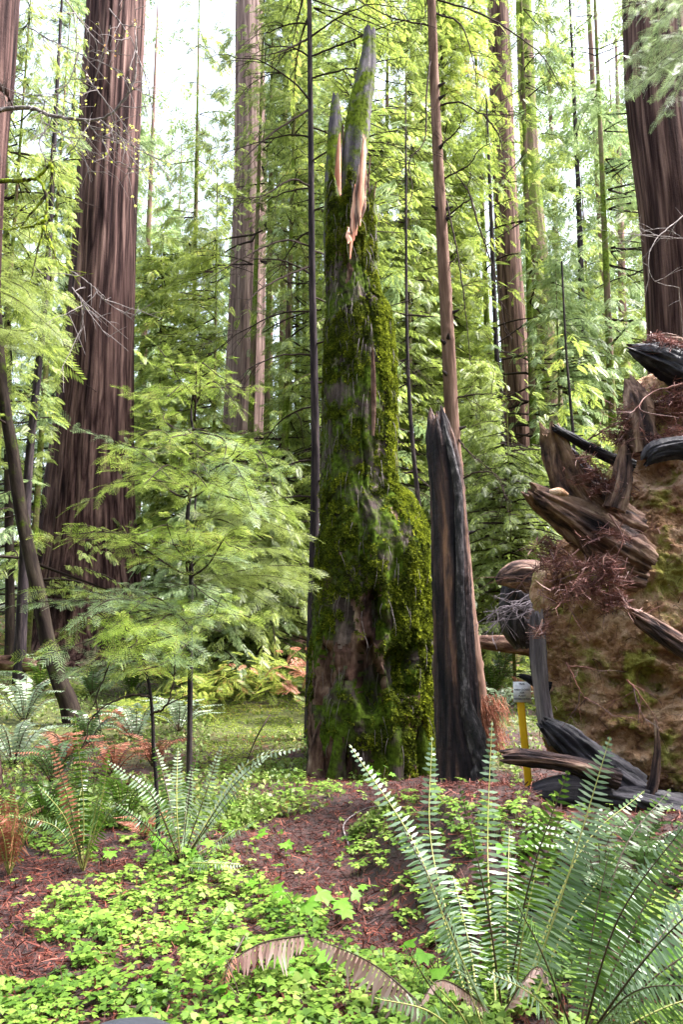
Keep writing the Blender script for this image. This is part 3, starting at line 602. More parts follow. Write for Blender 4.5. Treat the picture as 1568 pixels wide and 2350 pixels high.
# moss tufts standing on the bark
def tuft():
    V, Fc = [], []; kr = np.random.default_rng(2)
    for q in range(5):
        a = q * 2.5; d = np.array([math.cos(a), math.sin(a), kr.uniform(.3, .9)]); e = np.array([-d[1], d[0], 0]) * .28; b = len(V)
        V += [np.zeros(3) + e * .3, -e * .3, d * .7 - e, d * 1.0 + np.array([0, 0, -.2]), d * .7 + e]; Fc += [[b, b + 1, b + 2, b + 4], [b + 4, b + 2, b + 3, b + 3]]
    return np.array(V), np.array([f for f in Fc if f[2] != f[3]] )
TU = tuft()
def surf_scatter(V, nrmC, cnt, keepf, rg):
    n, s, _ = V.shape; i = rg.integers(0, n - 1, cnt); j = rg.integers(0, s, cnt); a, b = rg.random((2, cnt, 1))
    j2 = (j + 1) % s; P = (V[i, j] * (1 - a) + V[i + 1, j] * a) * (1 - b) + (V[i, j2] * (1 - a) + V[i + 1, j2] * a) * b
    Nn = nrm(np.cross(V[i, j2] - V[i, j], V[i + 1, j] - V[i, j])); k = keepf(P, i, j)
    return P[k], Nn[k]
rg = np.random.default_rng(31)
def mk(P, i, j):
    x, y, d = project(P); k = P[:, 1] < YS + .5
    n1 = 1.5 * fbm(P * 1.3 + 3, 4) + .5 * fbm(P * 5, 2) + .7 * fbm(P * 11, 2) + .06 + .45 * sm(x, 850, 990) * (y > 600) - .25 * ((x > 770) & (x < 900) & (y > 1370) & (y < 1580)) * 2.2
    n1 = n1 - .5 * ((y > 1480) & (y < 1590) & (x > 720) & (x < 850)) - .35 * (np.abs(x - 845) < 12) * ((y > 760) & (y < 1060)) - .02
    n1 = n1 - .6 * ((y > 1680) & (x < 800)) - .1 * (y < 620)
    return k & (n1 + rg.normal(0, .12, len(x)) > 0.0)
P, Nn = surf_scatter(Vs, None, 150000, mk, rg)
sx, sy, _ = project(P)
mb = MB(); fwd = nrm(np.cross(Nn, rg.normal(0, 1, P.shape)))
upn = nrm(Nn + np.array([0, 0, .25]) + rg.normal(0, .25, P.shape))
mb.stamp(TU[0], TU[1], mats_of(P + Nn * (.05 * np.clip(fbm(P * 7, 3), 0, 1) - .004)[:, None], fwd, upn, rg.uniform(.009, .034, len(P)) * (.8 + .9 * np.clip(fbm(P * 3, 3) + .3, 0, 1) + .25 * (sx > 900))))
o = mb.build('moss', M['moss'], st_, smooth=False); o['kind'] = 'stuff'
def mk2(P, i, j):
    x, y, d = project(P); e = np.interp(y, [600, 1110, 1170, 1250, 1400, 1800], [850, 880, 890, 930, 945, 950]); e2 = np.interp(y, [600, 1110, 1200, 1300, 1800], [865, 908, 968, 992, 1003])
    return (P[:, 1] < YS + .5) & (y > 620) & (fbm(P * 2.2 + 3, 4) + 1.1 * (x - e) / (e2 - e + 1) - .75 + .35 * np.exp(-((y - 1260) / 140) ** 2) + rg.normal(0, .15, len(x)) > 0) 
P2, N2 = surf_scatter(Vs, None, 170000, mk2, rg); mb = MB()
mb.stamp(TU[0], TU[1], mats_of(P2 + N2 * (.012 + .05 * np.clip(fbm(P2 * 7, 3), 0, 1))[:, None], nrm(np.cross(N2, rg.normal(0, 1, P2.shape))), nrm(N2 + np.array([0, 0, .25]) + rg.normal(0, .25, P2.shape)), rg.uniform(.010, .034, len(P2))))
mb.build('moss', M['moss_sunlit'], st_, smooth=False)['kind'] = 'stuff'  # right edge tufts with the sunlit tone painted in
# hanging roots / straws on the moss
mb = MB()
P, Nn = surf_scatter(Vs, None, 700, lambda P, i, j: P[:, 1] < YS, rg)
for p, n_ in zip(P, Nn):
    s = np.linspace(0, 1, 6); L = rg.uniform(.1, .35); tube(mb, p + n_ * (.02 + .03 * np.sin(s * 3))[:, None] + np.array([rg.normal(0, .15), 0, -1]) * (s * L)[:, None] , .0022 * (1.1 - s) + .001, 0, 3, cap=False)
mb.build('dead_vines', M['pale_twig'], st_)['kind'] = 'stuff'
# foot roots of the snag
for rows_ in [[(742, 1640, 6), (738, 1690, 34), (732, 1740, 44), (728, 1800, 66)], [(782, 1650, 6), (780, 1700, 26), (776, 1750, 34), (772, 1800, 50)], [(905, 1620, 6), (905, 1690, 44), (905, 1740, 46), (902, 1800, 66)], [(850, 1660, 6), (850, 1710, 34), (848, 1750, 36), (842, 1800, 54)], [(968, 1640, 6), (972, 1700, 34), (980, 1750, 46), (990, 1800, 66)]]:
    Cc, rr = px_path(rows_, YS - .66 if abs(rows_[0][0] - 850) < 80 else YS - .45); b = MB(); tube(b, Cc, rr, 20, 24, furrow(.2, 2.4, 2, rows_[0][0])); b.build('buttress', M['rot' if rows_[0][0] in (742, 850) else 'snag'], st_)

# ------------------------------------------------------------------ charred stump
C7, r7 = px_path([(1004, 945, 30), (1008, 975, 50), (1014, 1020, 62), (1025, 1100, 68), (1032, 1200, 74), (1036, 1300, 78), (1039, 1400, 81), (1043, 1500, 84), (1048, 1600, 88), (1055, 1700, 96), (1064, 1800, 112), (1066, 1880, 120)], 8)
t = thing('tree_stump', 'tall narrow charred stump with a slanting broken tip right of the mossy snag', 'stump', (C7[-1, 0], 8, float(H(C7[-1, 0], 8))))
mb = MB(); tube(mb, C7[::-1], r7[::-1], 260, 120, lambda th, C, r: 1 + .16 * ridge(np.stack([np.cos(th) * 2.6, np.sin(th) * 2.6, C[..., 2] * .5 + 5], -1), 3) - .05 + .09 * fbm(np.stack([np.cos(th) * 7, np.sin(th) * 7, C[..., 2] * 3], -1), 4) + .06 * ridge(np.stack([np.cos(th) * 9, np.sin(th) * 9, C[..., 2] * 1.1], -1), 2) + .05 * np.abs(vn(np.stack([np.cos(th) * 6, np.sin(th) * 6, C[..., 2] * 15], -1))), jag=.09, jseed=9)
mb.build('trunk', M['char'], t)
C8, r8 = px_path([(1020, 975, 6), (1036, 1040, 15), (1050, 1110, 18), (1054, 1200, 18), (1058, 1400, 20), (1062, 1500, 22), (1069, 1600, 27), (1088, 1680, 44), (1100, 1740, 50), (1108, 1810, 60)], 7.8)
mb = MB(); tube(mb, C8[::-1], r8[::-1], 200, 26, lambda th, C, r: 1 + .3 * fbm(np.stack([np.cos(th) * 2, np.sin(th) * 2, C[..., 2] * 9], -1), 4), jag=.03)
mb.build('bark_ridge', M['char_scaly'], t)
C9, r9 = px_path([(1018, 938, 6), (1019, 965, 14), (1024, 1000, 16), (1030, 1040, 10)], 7.95)
mb = MB(); tube(mb, C9[::-1], r9[::-1], 30, 12, furrow(.2, 2, 3), jag=.03); mb.build('broken_tip', M['split'], t)

# ------------------------------------------------------------------ upturned root plate
YW = 7.8
wad = thing('root_plate', 'huge upturned root plate of reddish earth with jutting broken roots at the right edge', 'uprooted tree', (3.3, YW, float(H(3.3, YW))))
WL = [(1900, 1470), (1860, 1440), (1820, 1400), (1780, 1330), (1750, 1285), (1700, 1262), (1650, 1248), (1600, 1250), (1500, 1238), (1430, 1232), (1370, 1230), (1330, 1240), (1290, 1262), (1250, 1285), (1210, 1330), (1150, 1385), (1090, 1400), (1040, 1410), (1000, 1440), (960, 1452), (900, 1456), (872, 1475), (858, 1520), (850, 1600)]
rows_ = [((a + 2050) / 2, y, 2050 - a) for y, a in WL]
Cw, rw = px_path(rows_, YW + .7)
def wd_(th, C, r):
    z = C[..., 2]; x = C[..., 0] + r * np.cos(th); y = C[..., 1] + r * .4 * np.sin(th); p = np.stack([x, y, z], -1)
    return 1 + .02 * fbm(p * 1.1 + 4, 3)
HOL = [(1500, 1570, 45, 30, .5), (1330, 1650, 60, 30, .4), (1440, 1620, 45, 16, .35), (1405, 1560, 30, 16, .3), (1300, 1740, 60, 40, .5), (1520, 1090, 60, 40, .5), (1360, 1290, 40, 26, .3), (1540, 1500, 60, 20, .3), (1460, 1700, 80, 30, .25), (1260, 1560, 26, 50, .2), (1550, 1330, 40, 60, .25), (1400, 1240, 30, 40, .3)]
def wpost(V, th):
    d = np.stack([np.cos(th) * .5, np.sin(th), 0 * th], -1)[None]
    p = V + .12 * np.stack([fbm(V * 2.1, 2), fbm(V * 2.1 + 9, 2), fbm(V * 2.1 + 19, 2)], -1); a = .14 * fbm(p * 1.2 + 2, 3) + .10 * ridge(p * np.array([1.6, 1.6, 2.6]) + 8, 4) + .11 * fbm(p * 5, 4) - .10 * np.abs(fbm(p * 4 + 30, 4)) + .06 * np.abs(fbm(p * 11, 3)) + .02 * vn(p * 34)
    x, y, _ = project(V); wob = 26 * fbm(p * 3, 2)
    for hx, hy, wx, wy, dp in HOL: a = a - .6 * dp * (1 - sm(np.sqrt(((x + wob - hx) / wx) ** 2 + ((y + wob - hy) / wy) ** 2), .3, 1.2)) * (V[..., 1] < YW + .9)
    V = V + d * a[..., None]; V[..., 2] += .09 * fbm(p * 2.3 + 40, 3) * (V[..., 2] > .3)
    return V
mb = MB(); Pn = spline(np.column_stack([Cw, rw]), 380)
Vw = tube(mb, Pn[:, :3], Pn[:, 3], 0, 560, wd_, flat=.36, horiz=True, post=wpost); mb.build('soil', M['soil'], wad)
rg = np.random.default_rng(3); ic = np.array([(0, 0, 1), (.9, 0, .3), (.3, .85, .2), (-.75, .5, .3), (-.7, -.55, .2), (.3, -.9, .3), (0, 0, -.6)], float)
icf = [(0, 1, 2), (0, 2, 3), (0, 3, 4), (0, 4, 5), (0, 5, 1), (6, 2, 1), (6, 3, 2), (6, 4, 3), (6, 5, 4), (6, 1, 5)]
P, Nn = surf_scatter(Vw, None, 42000, lambda P, i, j: (P[:, 1] < YW + .5) & (fbm(P * 2, 2) + rng.normal(0, .2, len(P)) > 0), rg)
b = MB(); b.stamp(ic, icf, mats_of(P, rg.normal(0, 1, P.shape), rg.normal(0, 1, P.shape), .007 + .04 * rg.random(len(P)) ** 4)); b.build('soil_clods', M['soil'], wad)['kind'] = 'stuff'
b = MB(); P, Nn = surf_scatter(Vw, None, 900, lambda P, i, j: P[:, 1] < YW + .6, rg)
for p, n_ in zip(P, Nn):
    q_ = np.linspace(0, 1, 6); L_ = rg.uniform(.08, .4); tube(b, p - n_ * .02 + (n_ * rg.uniform(.1, .5) + rg.normal(0, .4, 3)) * (q_ * L_)[:, None] + np.array([0, 0, -.8]) * (q_ ** 2 * L_)[:, None], rg.uniform(.0015, .005) * (1.1 - q_), 0, 3, cap=False)
b.build('hair_roots', M['twig'], wad)['kind'] = 'stuff'
def rootm(name, rows_, Y, m, Yend=None, seg=64, n=140, jag=.12, seed=1, amp=.22, flat=1., fz=2):
    """rows from the broken tip to the thick end"""
    Cc, rr = px_path(rows_, Y, Yend); b = MB()
    def f(th, C, r):
        s = np.linspace(0, 1, C.shape[0])[:, None] + 0 * th
        return 1 + amp * 1.5 * ridge(np.stack([np.cos(th) * 2.6, np.sin(th) * 2.6, s * fz * .8 + seed], -1), 3) - amp * .6 + .16 * ridge(np.stack([np.cos(th) * 8, np.sin(th) * 8, s * 1.6 + seed], -1), 2) - .05 + .14 * fbm(np.stack([np.cos(th) * 7, np.sin(th) * 7, s * fz * 5 + seed], -1), 3)
    tube(b, Cc[::-1], rr[::-1], n, seg, f, jag=jag, jseed=seed, flat=flat); return b.build(name, M[m], wad)
Yf = YW - .35
rootm('root', [(1442, 798, 16), (1470, 808, 34), (1510, 822, 58), (1560, 845, 72), (1640, 880, 90)], Yf, 'black_root', seed=2, jag=.05)
rootm('root', [(1492, 775, 20), (1530, 782, 32), (1570, 800, 40), (1640, 830, 50)], Yf + .3, 'root', seed=4)
rootm('root', [(1262, 978, 34), (1276, 1020, 50), (1292, 1080, 66), (1325, 1140, 84), (1380, 1190, 96), (1450, 1220, 90)], Yf, 'root', Yf + .5, seed=5, jag=.08, amp=.3)
rootm('root', [(1272, 982, 14), (1310, 1002, 18), (1350, 1026, 20), (1400, 1050, 22), (1450, 1070, 30)], Yf - .1, 'black_root', Yf + .3, seed=6, jag=.03, amp=.2)
rootm('root', [(1300, 1030, 20), (1330, 1080, 44), (1370, 1130, 60), (1420, 1160, 60)], Yf + .2, 'black_root', Yf + .6, seed=16, jag=.05, amp=.2)
rootm('root', [(1212, 1122, 26), (1240, 1142, 44), (1290, 1172, 62), (1350, 1212, 80), (1420, 1255, 84), (1480, 1290, 70)], Yf - .1, 'root', Yf + .4, seed=7, jag=.08, amp=.3)
rootm('root', [(1330, 1225, 20), (1370, 1270, 46), (1420, 1310, 50), (1470, 1330, 50)], Yf + .1, 'root', Yf + .4, seed=8)
rootm('root', [(1234, 1405, 26), (1234, 1460, 30), (1238, 1530, 32), (1246, 1600, 30), (1256, 1660, 32), (1280, 1700, 40)], YW, 'grey_root', seed=9, jag=.05, fz=1)
rootm('root', [(1245, 1655, 22), (1285, 1685, 50), (1330, 1725, 66), (1390, 1775, 80), (1460, 1820, 80)], Yf, 'black_root', seed=10, jag=.04)
rootm('root', [(1150, 1737, 24), (1200, 1738, 34), (1260, 1745, 32), (1330, 1760, 34), (1420, 1790, 40)], Yf - .3, 'root', seed=11, jag=.05)
rootm('root', [(1440, 1400, 14), (1475, 1425, 34), (1520, 1455, 40), (1580, 1495, 44), (1660, 1540, 44)], Yf - .28, 'root', seed=12)
rootm('root', [(1480, 1060, 20), (1500, 1040, 40), (1540, 1030, 44), (1600, 1030, 50), (1680, 1040, 60)], Yf - .25, 'black_root', seed=13, jag=.04)
rootm('root', [(1188, 1549, 6), (1206, 1554, 12), (1230, 1566, 20), (1262, 1580, 26)], YW + .5, 'black_root', seed=14, jag=.04)
rootm('root', [(1340, 1822, 24), (1400, 1830, 46), (1470, 1845, 64), (1560, 1875, 84), (1680, 1920, 100)], Yf - .2, 'black_root', seed=15, amp=.25)
rootm('root', [(1440, 868, 14), (1452, 895, 36), (1465, 930, 54), (1470, 980, 60), (1480, 1040, 60)], Yf, 'root', seed=17, jag=.05)
rootm('root', [(1435, 1010, 16), (1432, 1060, 30), (1425, 1120, 40), (1410, 1170, 44)], Yf, 'root', seed=18, jag=.05)
rootm('root', [(1470, 1870, 30), (1500, 1800, 20), (1510, 1720, 12), (1505, 1650, 6)][::-1], Yf - .2, 'root', seed=19, jag=.02)
# tan split block on the prong
b = MB(); Cc, rr = px_path([(1262, 1128, 10), (1285, 1130, 30), (1305, 1136, 12)], Yf - .25); tube(b, Cc, rr * .8, 6, 5, lambda th, C, r: 1 + .25 * vn(np.stack([np.cos(th) * 2, np.sin(th) * 2, C[..., 0] * 9], -1)), flat=.7)
b.build('split_chip', M['soil'], wad, smooth=False)
# thin roots
rg = np.random.default_rng(17); b = MB()
for rows_ in [[(1480, 890, Yf), (1470, 990, Yf - .1), (1440, 1080, Yf)], [(1568, 880, Yf - .2), (1500, 900, Yf - .2), (1470, 940, Yf - .3), (1560, 960, Yf - .3)], [(1350, 1010, Yf), (1410, 975, Yf - .1), (1460, 960, Yf)],
              [(1350, 1290, Yf - .2), (1300, 1370, Yf - .3), (1250, 1400, Yf - .2)], [(1400, 1180, Yf - .2), (1430, 1240, Yf - .3), (1400, 1330, Yf - .3), (1440, 1400, Yf - .3)], [(1290, 1240, Yf), (1260, 1310, Yf), (1250, 1350, Yf)],
              [(1300, 1520, Yf - .35), (1325, 1570, Yf - .37), (1345, 1610, Yf - .35)], [(1440, 1560, Yf - .4), (1470, 1600, Yf - .4), (1466, 1660, Yf - .4)], [(1408, 1350, Yf - .35), (1440, 1390, Yf - .35), (1460, 1420, Yf - .33)], [(1330, 1260, Yf), (1290, 1290, Yf), (1240, 1300, Yf), (1200, 1330, Yf + .2)]]:
    b = MB(); px_branch(b, rows_, .010, .003, 20, 5, rg, 5, .25); b.build('thin_root', M['litter_red'], wad)
# needle litter caught on ledges
def strips(P, L, wdt, rg, flatn=None, cur=.25):
    n = len(P); d = rg.normal(0, 1, (n, 3)); d[:, 2] *= .45; d = nrm(d); up = nrm(rg.normal(0, .5, (n, 3)) + np.array([0, 0, 1.])); s = nrm(np.cross(d, up))
    L = L.reshape(-1, 1); wdt = np.asarray(wdt).reshape(-1, 1); c = rg.normal(0, cur, (n, 1)) * s + rg.normal(0, cur * .5, (n, 1)) * up
    V = np.stack([P - d * L / 2 - s * wdt / 2, P - d * L / 2 + s * wdt / 2, P + c * L * .3 - s * wdt / 2, P + c * L * .3 + s * wdt / 2, P + d * L / 2, P + d * L / 2 + s * wdt * .3], 1)
    f = np.array([[0, 1, 3, 2], [2, 3, 5, 4]]); return V.reshape(-1, 3), (f[None] + (np.arange(n) * 6)[:, None, None]).reshape(-1, 4)
mb = MB()
for (cx, cy, sx, sy, n, dY) in [(1375, 1095, 50, 22, 900, .0), (1400, 1125, 45, 22, 700, 0), (1350, 1060, 35, 15, 400, .05), (1500, 950, 70, 40, 2200, 0), (1555, 920, 30, 50, 1200, -.1), (1420, 1010, 40, 25, 900, .05), (1440, 970, 20, 40, 500, 0), (1530, 1000, 45, 18, 800, -.15), (1545, 800, 50, 16, 900, -.05), (1520, 785, 30, 10, 400, 0),
                                (1400, 1230, 50, 14, 500, -.1), (1340, 1290, 40, 18, 500, -.15), (1400, 1320, 35, 50, 1500, -.3), (1350, 1360, 50, 35, 1600, -.3), (1405, 1385, 32, 28, 900, -.32), (1262, 1260, 35, 32, 900, .1), (1240, 1440, 14, 22, 250, -.12), (1255, 1300, 25, 25, 400, 0)]:
    n = int(n * .45); sy = sy * .7
    xo = rg.normal(0, sx * .62, n); pp = np.array([at(cx + a_, cy + b_ + 10 * math.sin(a_ * .07 + cx) , Yf + dY + rg.normal(0, .05)) for a_, b_ in zip(xo, rg.normal(0, sy * .5, n))])
    V, Fc = strips(pp, rg.uniform(.05, .2, n), rg.uniform(.003, .010, n), rg); mb.add(V, Fc)
def lk(P, i, j):
    thin = fbm(P * 3.5, 3) > -.12
    x, y, _ = project(P); k = np.zeros(len(x), bool)
    for poly in ([(1440, 900), (1568, 840), (1700, 900), (1568, 1030), (1500, 1050), (1420, 1060)], [(1250, 1230), (1420, 1180), (1450, 1300), (1440, 1420), (1300, 1400), (1240, 1320)], [(1228, 1400), (1275, 1400), (1270, 1480), (1235, 1480)], [(1330, 1080), (1440, 1060), (1440, 1160), (1340, 1170)]): k |= inpoly(x, y, poly)
    return ((k & thin) | (rg.random(len(x)) < .03)) & (P[:, 1] < YW + .7)
P, Nn = surf_scatter(Vw, None, 90000, lk, rg); P = P + Nn * rg.uniform(.0, .05, (len(P), 1)); V, Fc = strips(P, rg.uniform(.04, .22, len(P)), rg.uniform(.003, .011, len(P)), rg); mb.add(V, Fc)
mb.build('needle_litter', M['litter_red'], wad, smooth=False)['kind'] = 'stuff'
# second dark upturned stump behind
YB = 10.5
t = thing('fallen_log', 'black rotting log end lying in deep shade behind the left side of the root plate', 'log', at(1200, 1500, YB))
def blob(par, name, rows_, Y, m, flat=.7, seed=3, seg=60, n=60, amp=.25, jag=.05):
    Cc, rr = px_path(rows_, Y); b = MB(); tube(b, Cc, rr, n, seg, lambda th, C, r: 1 + amp * fbm(np.stack([np.cos(th) * 2.5, np.sin(th) * 2.5, (C[..., 2] + C[..., 0]) * 2 + seed], -1), 4), flat=flat, jag=jag); return b.build(name, M[m], par)
blob(t, 'log_body', [(1195, 1310, 30), (1200, 1345, 90), (1200, 1400, 110), (1205, 1450, 100), (1210, 1490, 60)], YB, 'black_root')
blob(t, 'broken_end', [(1140, 1335, 16), (1165, 1325, 50), (1200, 1320, 70), (1250, 1330, 80)], YB - .4, 'root')
for q in range(14): b = MB(); px_branch(b, [(1230 + rg.normal(0, 15), 1380 + rg.normal(0, 20), YB - .5), (1180 + rg.normal(0, 15), 1395 + rg.normal(0, 20), YB - .7), (1135 + rg.normal(0, 15), 1420 + rg.normal(0, 30), YB - .8)], .008, .002, 12, 4, rg, 3, .2); b.build('dead_twig', M['grey_root'], t)
# added dark log, deepens the shade in the gap under the root plate
t = thing('fallen_log', 'added dark log deepening the shade in the gap beneath the root plate beside the needle mound', 'log', at(1290, 1850, 7.6))
blob(t, 'log_body', [(1195, 1850, 60), (1260, 1845, 110), (1350, 1850, 130), (1450, 1870, 140), (1600, 1900, 160)], 8.0, 'black_root', amp=.2)
t = thing('fallen_log', 'reddish brown log lying on the slope left of the black log end', 'log', at(1150, 1490, 12))
blob(t, 'log_body', [(1085, 1470, 24), (1120, 1475, 34), (1180, 1480, 40), (1260, 1490, 44)], 12, 'rot', amp=.2)
t = thing('fallen_log', 'rusty brown rotten log on the ground at the left edge below the curved mossy tree', 'log', at(30, 1520, 15))
blob(t, 'log_body', [(-60, 1530, 36), (0, 1522, 36), (60, 1525, 30), (95, 1530, 16)], 15, 'rot', amp=.25)
t = thing('fallen_log', 'dark log lying across the brown undergrowth left of the mossy snag', 'log', at(560, 1465, 16))
blob(t, 'log_body', [(440, 1452, 16), (520, 1462, 20), (620, 1470, 22), (700, 1480, 22)], 16, 'rot', amp=.25)

# ------------------------------------------------------------------ sign
Yq = 8.75
sg = thing('warning_sign', 'small white paper notice on a bright yellow post left of the root plate', 'sign', gp(1216, 1850) if False else (at(1214, 1840, Yq)[0], Yq, float(H(at(1214, 1840, Yq)[0], Yq))))
def box(mb, a, b, mi=0):
    x0, y0, z0 = a; x1, y1, z1 = b
    mb.add([(x0, y0, z0), (x1, y0, z0), (x1, y1, z0), (x0, y1, z0), (x0, y0, z1), (x1, y0, z1), (x1, y1, z1), (x0, y1, z1)], [(0, 3, 2, 1), (4, 5, 6, 7), (0, 1, 5, 4), (1, 2, 6, 5), (2, 3, 7, 6), (3, 0, 4, 7)], mi)
p0 = at(1192, 1572, Yq); p1 = at(1222, 1880, Yq)
hw = 8.6 * scl(1200, 1650, Yq); b = MB(); dd = p1 - p0
V = []
for q in (p0, p1):
    for sx_, sy_ in ((-1, -1), (-.55, -1.25), (.55, -1.25), (1, -1), (1, -.6), (.5, -.9), (-.5, -.9), (-1, -.6)): V.append(q + np.array([sx_ * hw, sy_ * .012 + .01, 0]))
b.add(V, [(k, (k + 1) % 8, 8 + (k + 1) % 8, 8 + k) for k in range(8)]); b.add(V[:8], [(0, 1, 6, 7), (1, 2, 5, 6), (2, 3, 4, 5)])
ym, tt_, oo_ = mat('yellow_post'); pp_ = N(tt_, 'BsdfPrincipled', i_Roughness=.45); pp_.inputs['Base Color'].default_value = (.9, .52, .01, 1); tt_.links.new(pp_.outputs[0], oo_.inputs[0])
b.build('post', ym, sg, smooth=False)
s_ = scl(1200, 1600, Yq); c0 = at(1199, 1588, Yq - .03); W2, H2 = 20 * s_, 23 * s_
b = MB(); box(b, (c0[0] - W2, c0[1] - .002, c0[2] - H2), (c0[0] + W2, c0[1] + .002, c0[2] + H2)); pl = b.build('placard', flatmat('white_placard', (.86, .86, .92), .5), sg, smooth=False)
ink = flatmat('dark_ink', (.03, .03, .09), .6)
def text_part(body, size, x, z, par):
    cu = bpy.data.curves.new('lettering', 'FONT'); cu.body = body; cu.size = size; cu.align_x = 'CENTER'; cu.align_y = 'CENTER'; cu.extrude = .0004; cu.offset = size * .02
    o = bpy.data.objects.new('lettering', cu); sc.collection.objects.link(o)
    dg = bpy.context.evaluated_depsgraph_get(); me = bpy.data.meshes.new_from_object(o.evaluated_get(dg)); bpy.data.objects.remove(o)
    me.name = 'lettering'; me.materials.clear(); me.materials.append(ink)
    q = bpy.data.objects.new('lettering', me); sc.collection.objects.link(q); q.parent = par
    off = np.zeros(3); z_ = par
    while z_ is not None: off += np.array(z_.location); z_ = z_.parent
    q.location = (x - off[0], c0[1] - .0035 - off[1], z - off[2]); q.rotation_euler = (R(90), 0, 0)
for body, k in (('TRAIL', .78), ('AREA CLOSED', .22), ('FOR', -.08), ('PLANT', -.38), ('REHABILITATION', -.68)):
    text_part(body, .026 if len(body) < 12 else .022, c0[0], c0[2] + k * H2, pl)

# ------------------------------------------------------------------ the bright sapling on the left
def branchlet_tree(t, defs, m, seed, sl=.34, per=11, tmpl=NS, hang=.15, rb=.008, wmat='twig', side=1.0):
    rg = np.random.default_rng(seed)
    for rows_ in defs:
        P = spline(np.array([at(*q) for q in rows_]), 26); s = np.linspace(0, 1, 26); P[1:] += (rg.normal(0, .07, 3) * s[1:, None] + .05 * np.sin(s[1:, None] * rg.uniform(3, 8) + rg.uniform(0, 6)) * rg.normal(0, 1, 3)); b = MB(); tube(b, P, rb * (1.1 - s) + .002, 0, 5, cap=False)
        T = nrm(np.gradient(P, axis=0)); L = np.linalg.norm(np.diff(P, axis=0), axis=1).sum(); n = max(6, int(per * L * 1.6))
        pos, fw, up, ss = [], [], [], []
        for k in range(n):
            a = .12 + .88 * (k + rg.random()) / n; i_ = min(25, int(a * 25)); sg_ = 1 if k % 2 else -1
            ang = sg_ * rg.uniform(.5, 1.15); d = T[i_] * math.cos(ang) + np.cross([0, 0, 1.], T[i_]) * math.sin(ang) * side; d = d / np.linalg.norm(d)
            # a secondary twig with sprays
            l2 = rg.uniform(.18, .45) * (1.15 - a) * min(1.6, L); m2 = max(1, int(l2 / .12)); 
            Q = P[i_] + d * np.linspace(0, l2, m2 + 1)[:, None]; Q[:, 2] -= hang * np.linspace(0, 1, m2 + 1) ** 2 * l2
            if m2 > 1: tube(b, Q, .0025, 0, 3, cap=False)
            for w_ in range(m2 + 1):
                for s3 in ((-1, 1) if w_ < m2 else (0,)):
                    an = s3 * rg.uniform(.4, .9); e = d * math.cos(an) + np.cross([0, 0, 1.], d) * math.sin(an); e[2] += rg.uniform(-2.2 * hang, hang) + rg.normal(0, .15)
                    pos.append(Q[w_]); fw.append(e); up.append(np.array([0, -.25, 1.]) + rg.normal(0, .6, 3)); ss.append(sl * rg.uniform(.35, 1.15))
        pos.append(P[-1]); fw.append(T[-1]); up.append(np.array([0, 0, 1.])); ss.append(sl)
        pos, fw, up = map(np.array, (pos, fw, up)); mb = MB(); mb.stamp(tmpl[0], tmpl[1], mats_of(pos, fw, up, ss))
        br = b.build('branch', M[wmat], t); mb.build('needles', M[m if (m != 'sapling' or rg.random() < .8) else 'sapling_pale'], br, smooth=False)
Ya = 7.2
C, r = full_trunk([(450, 860, 3), (438, 950, 5), (452, 1040, 7), (440, 1110, 8), (430, 1190, 9), (438, 1300, 10), (437, 1400, 11), (436, 1600, 12), (434, 1760, 13)], Ya, None, 1.1)
t = thing('redwood_sapling', 'bright silvery green young conifer with layered sprays in front of the thickest redwood', 'sapling', C[0])
mb = MB(); tube(mb, C, r, 60, 10, furrow(.1, 2, 2)); mb.build('trunk', M['dark_bark'], t)
tp = (447, 870)
BR = []
def lay(y0, tips, Y0=Ya):
    for (tx, ty, tY) in tips:
        x0 = np.interp(y0, [860, 1110, 1300, 1700], [450, 440, 437, 435]); mx_, my_ = (x0 + tx) / 2, (y0 + ty) / 2 - 22
        BR.append([(x0, y0, Y0), (mx_, my_, (Y0 + tY) / 2), (tx, ty, tY)])
lay(930, [(360, 890, 6.9), (520, 900, 7.0), (560, 915, 7.5), (300, 910, 7.6), (440, 850, 7.0), (400, 880, 6.4), (480, 885, 6.4)])
lay(1030, [(220, 1000, 7.0), (280, 1050, 6.5), (560, 975, 6.9), (600, 1000, 7.3), (625, 1050, 6.8), (500, 1010, 6.2), (330, 950, 7.9), (380, 1030, 6.1), (560, 1060, 6.2)])
lay(1110, [(190, 1090, 6.9), (250, 1130, 6.5), (670, 1130, 6.8), (650, 1080, 7.4), (620, 1150, 6.3), (330, 1120, 6.0), (580, 1130, 6.0), (240, 1040, 7.9), (660, 1165, 7.6), (470, 1110, 5.9)])
lay(1300, [(110, 1230, 6.9), (160, 1260, 6.5), (230, 1240, 6.2), (330, 1200, 6.3), (420, 1210, 6.0), (540, 1270, 6.5), (500, 1230, 6.0), (440, 1180, 6.9), (380, 1250, 5.8), (560, 1300, 7.0)])
lay(1420, [(60, 1400, 6.8), (100, 1360, 7.0), (160, 1330, 6.7), (60, 1500, 6.4), (130, 1480, 6.2), (230, 1400, 6.0), (570, 1420, 6.5), (520, 1440, 6.2), (300, 1350, 6.2), (330, 1440, 5.9), (250, 1470, 6.0), (500, 1360, 6.2)])
lay(1500, [(330, 1500, 5.9), (280, 1520, 6.1), (400, 1490, 5.9), (200, 1520, 6.2)])
rj = np.random.default_rng(8)
BR = [[a_, (b_[0] + rj.normal(0, 12), b_[1] + rj.normal(0, 22), b_[2] + rj.normal(0, .15)), (c_[0] + rj.normal(0, 14), c_[1] + rj.normal(0, 18), c_[2])] for a_, b_, c_ in BR]
BR = [[(a_[0], a_[1] + rj.uniform(-45, 35), a_[2]), b_, c_] for a_, b_, c_ in BR]
branchlet_tree(t, BR, 'sapling', 77, .16, 6.4)
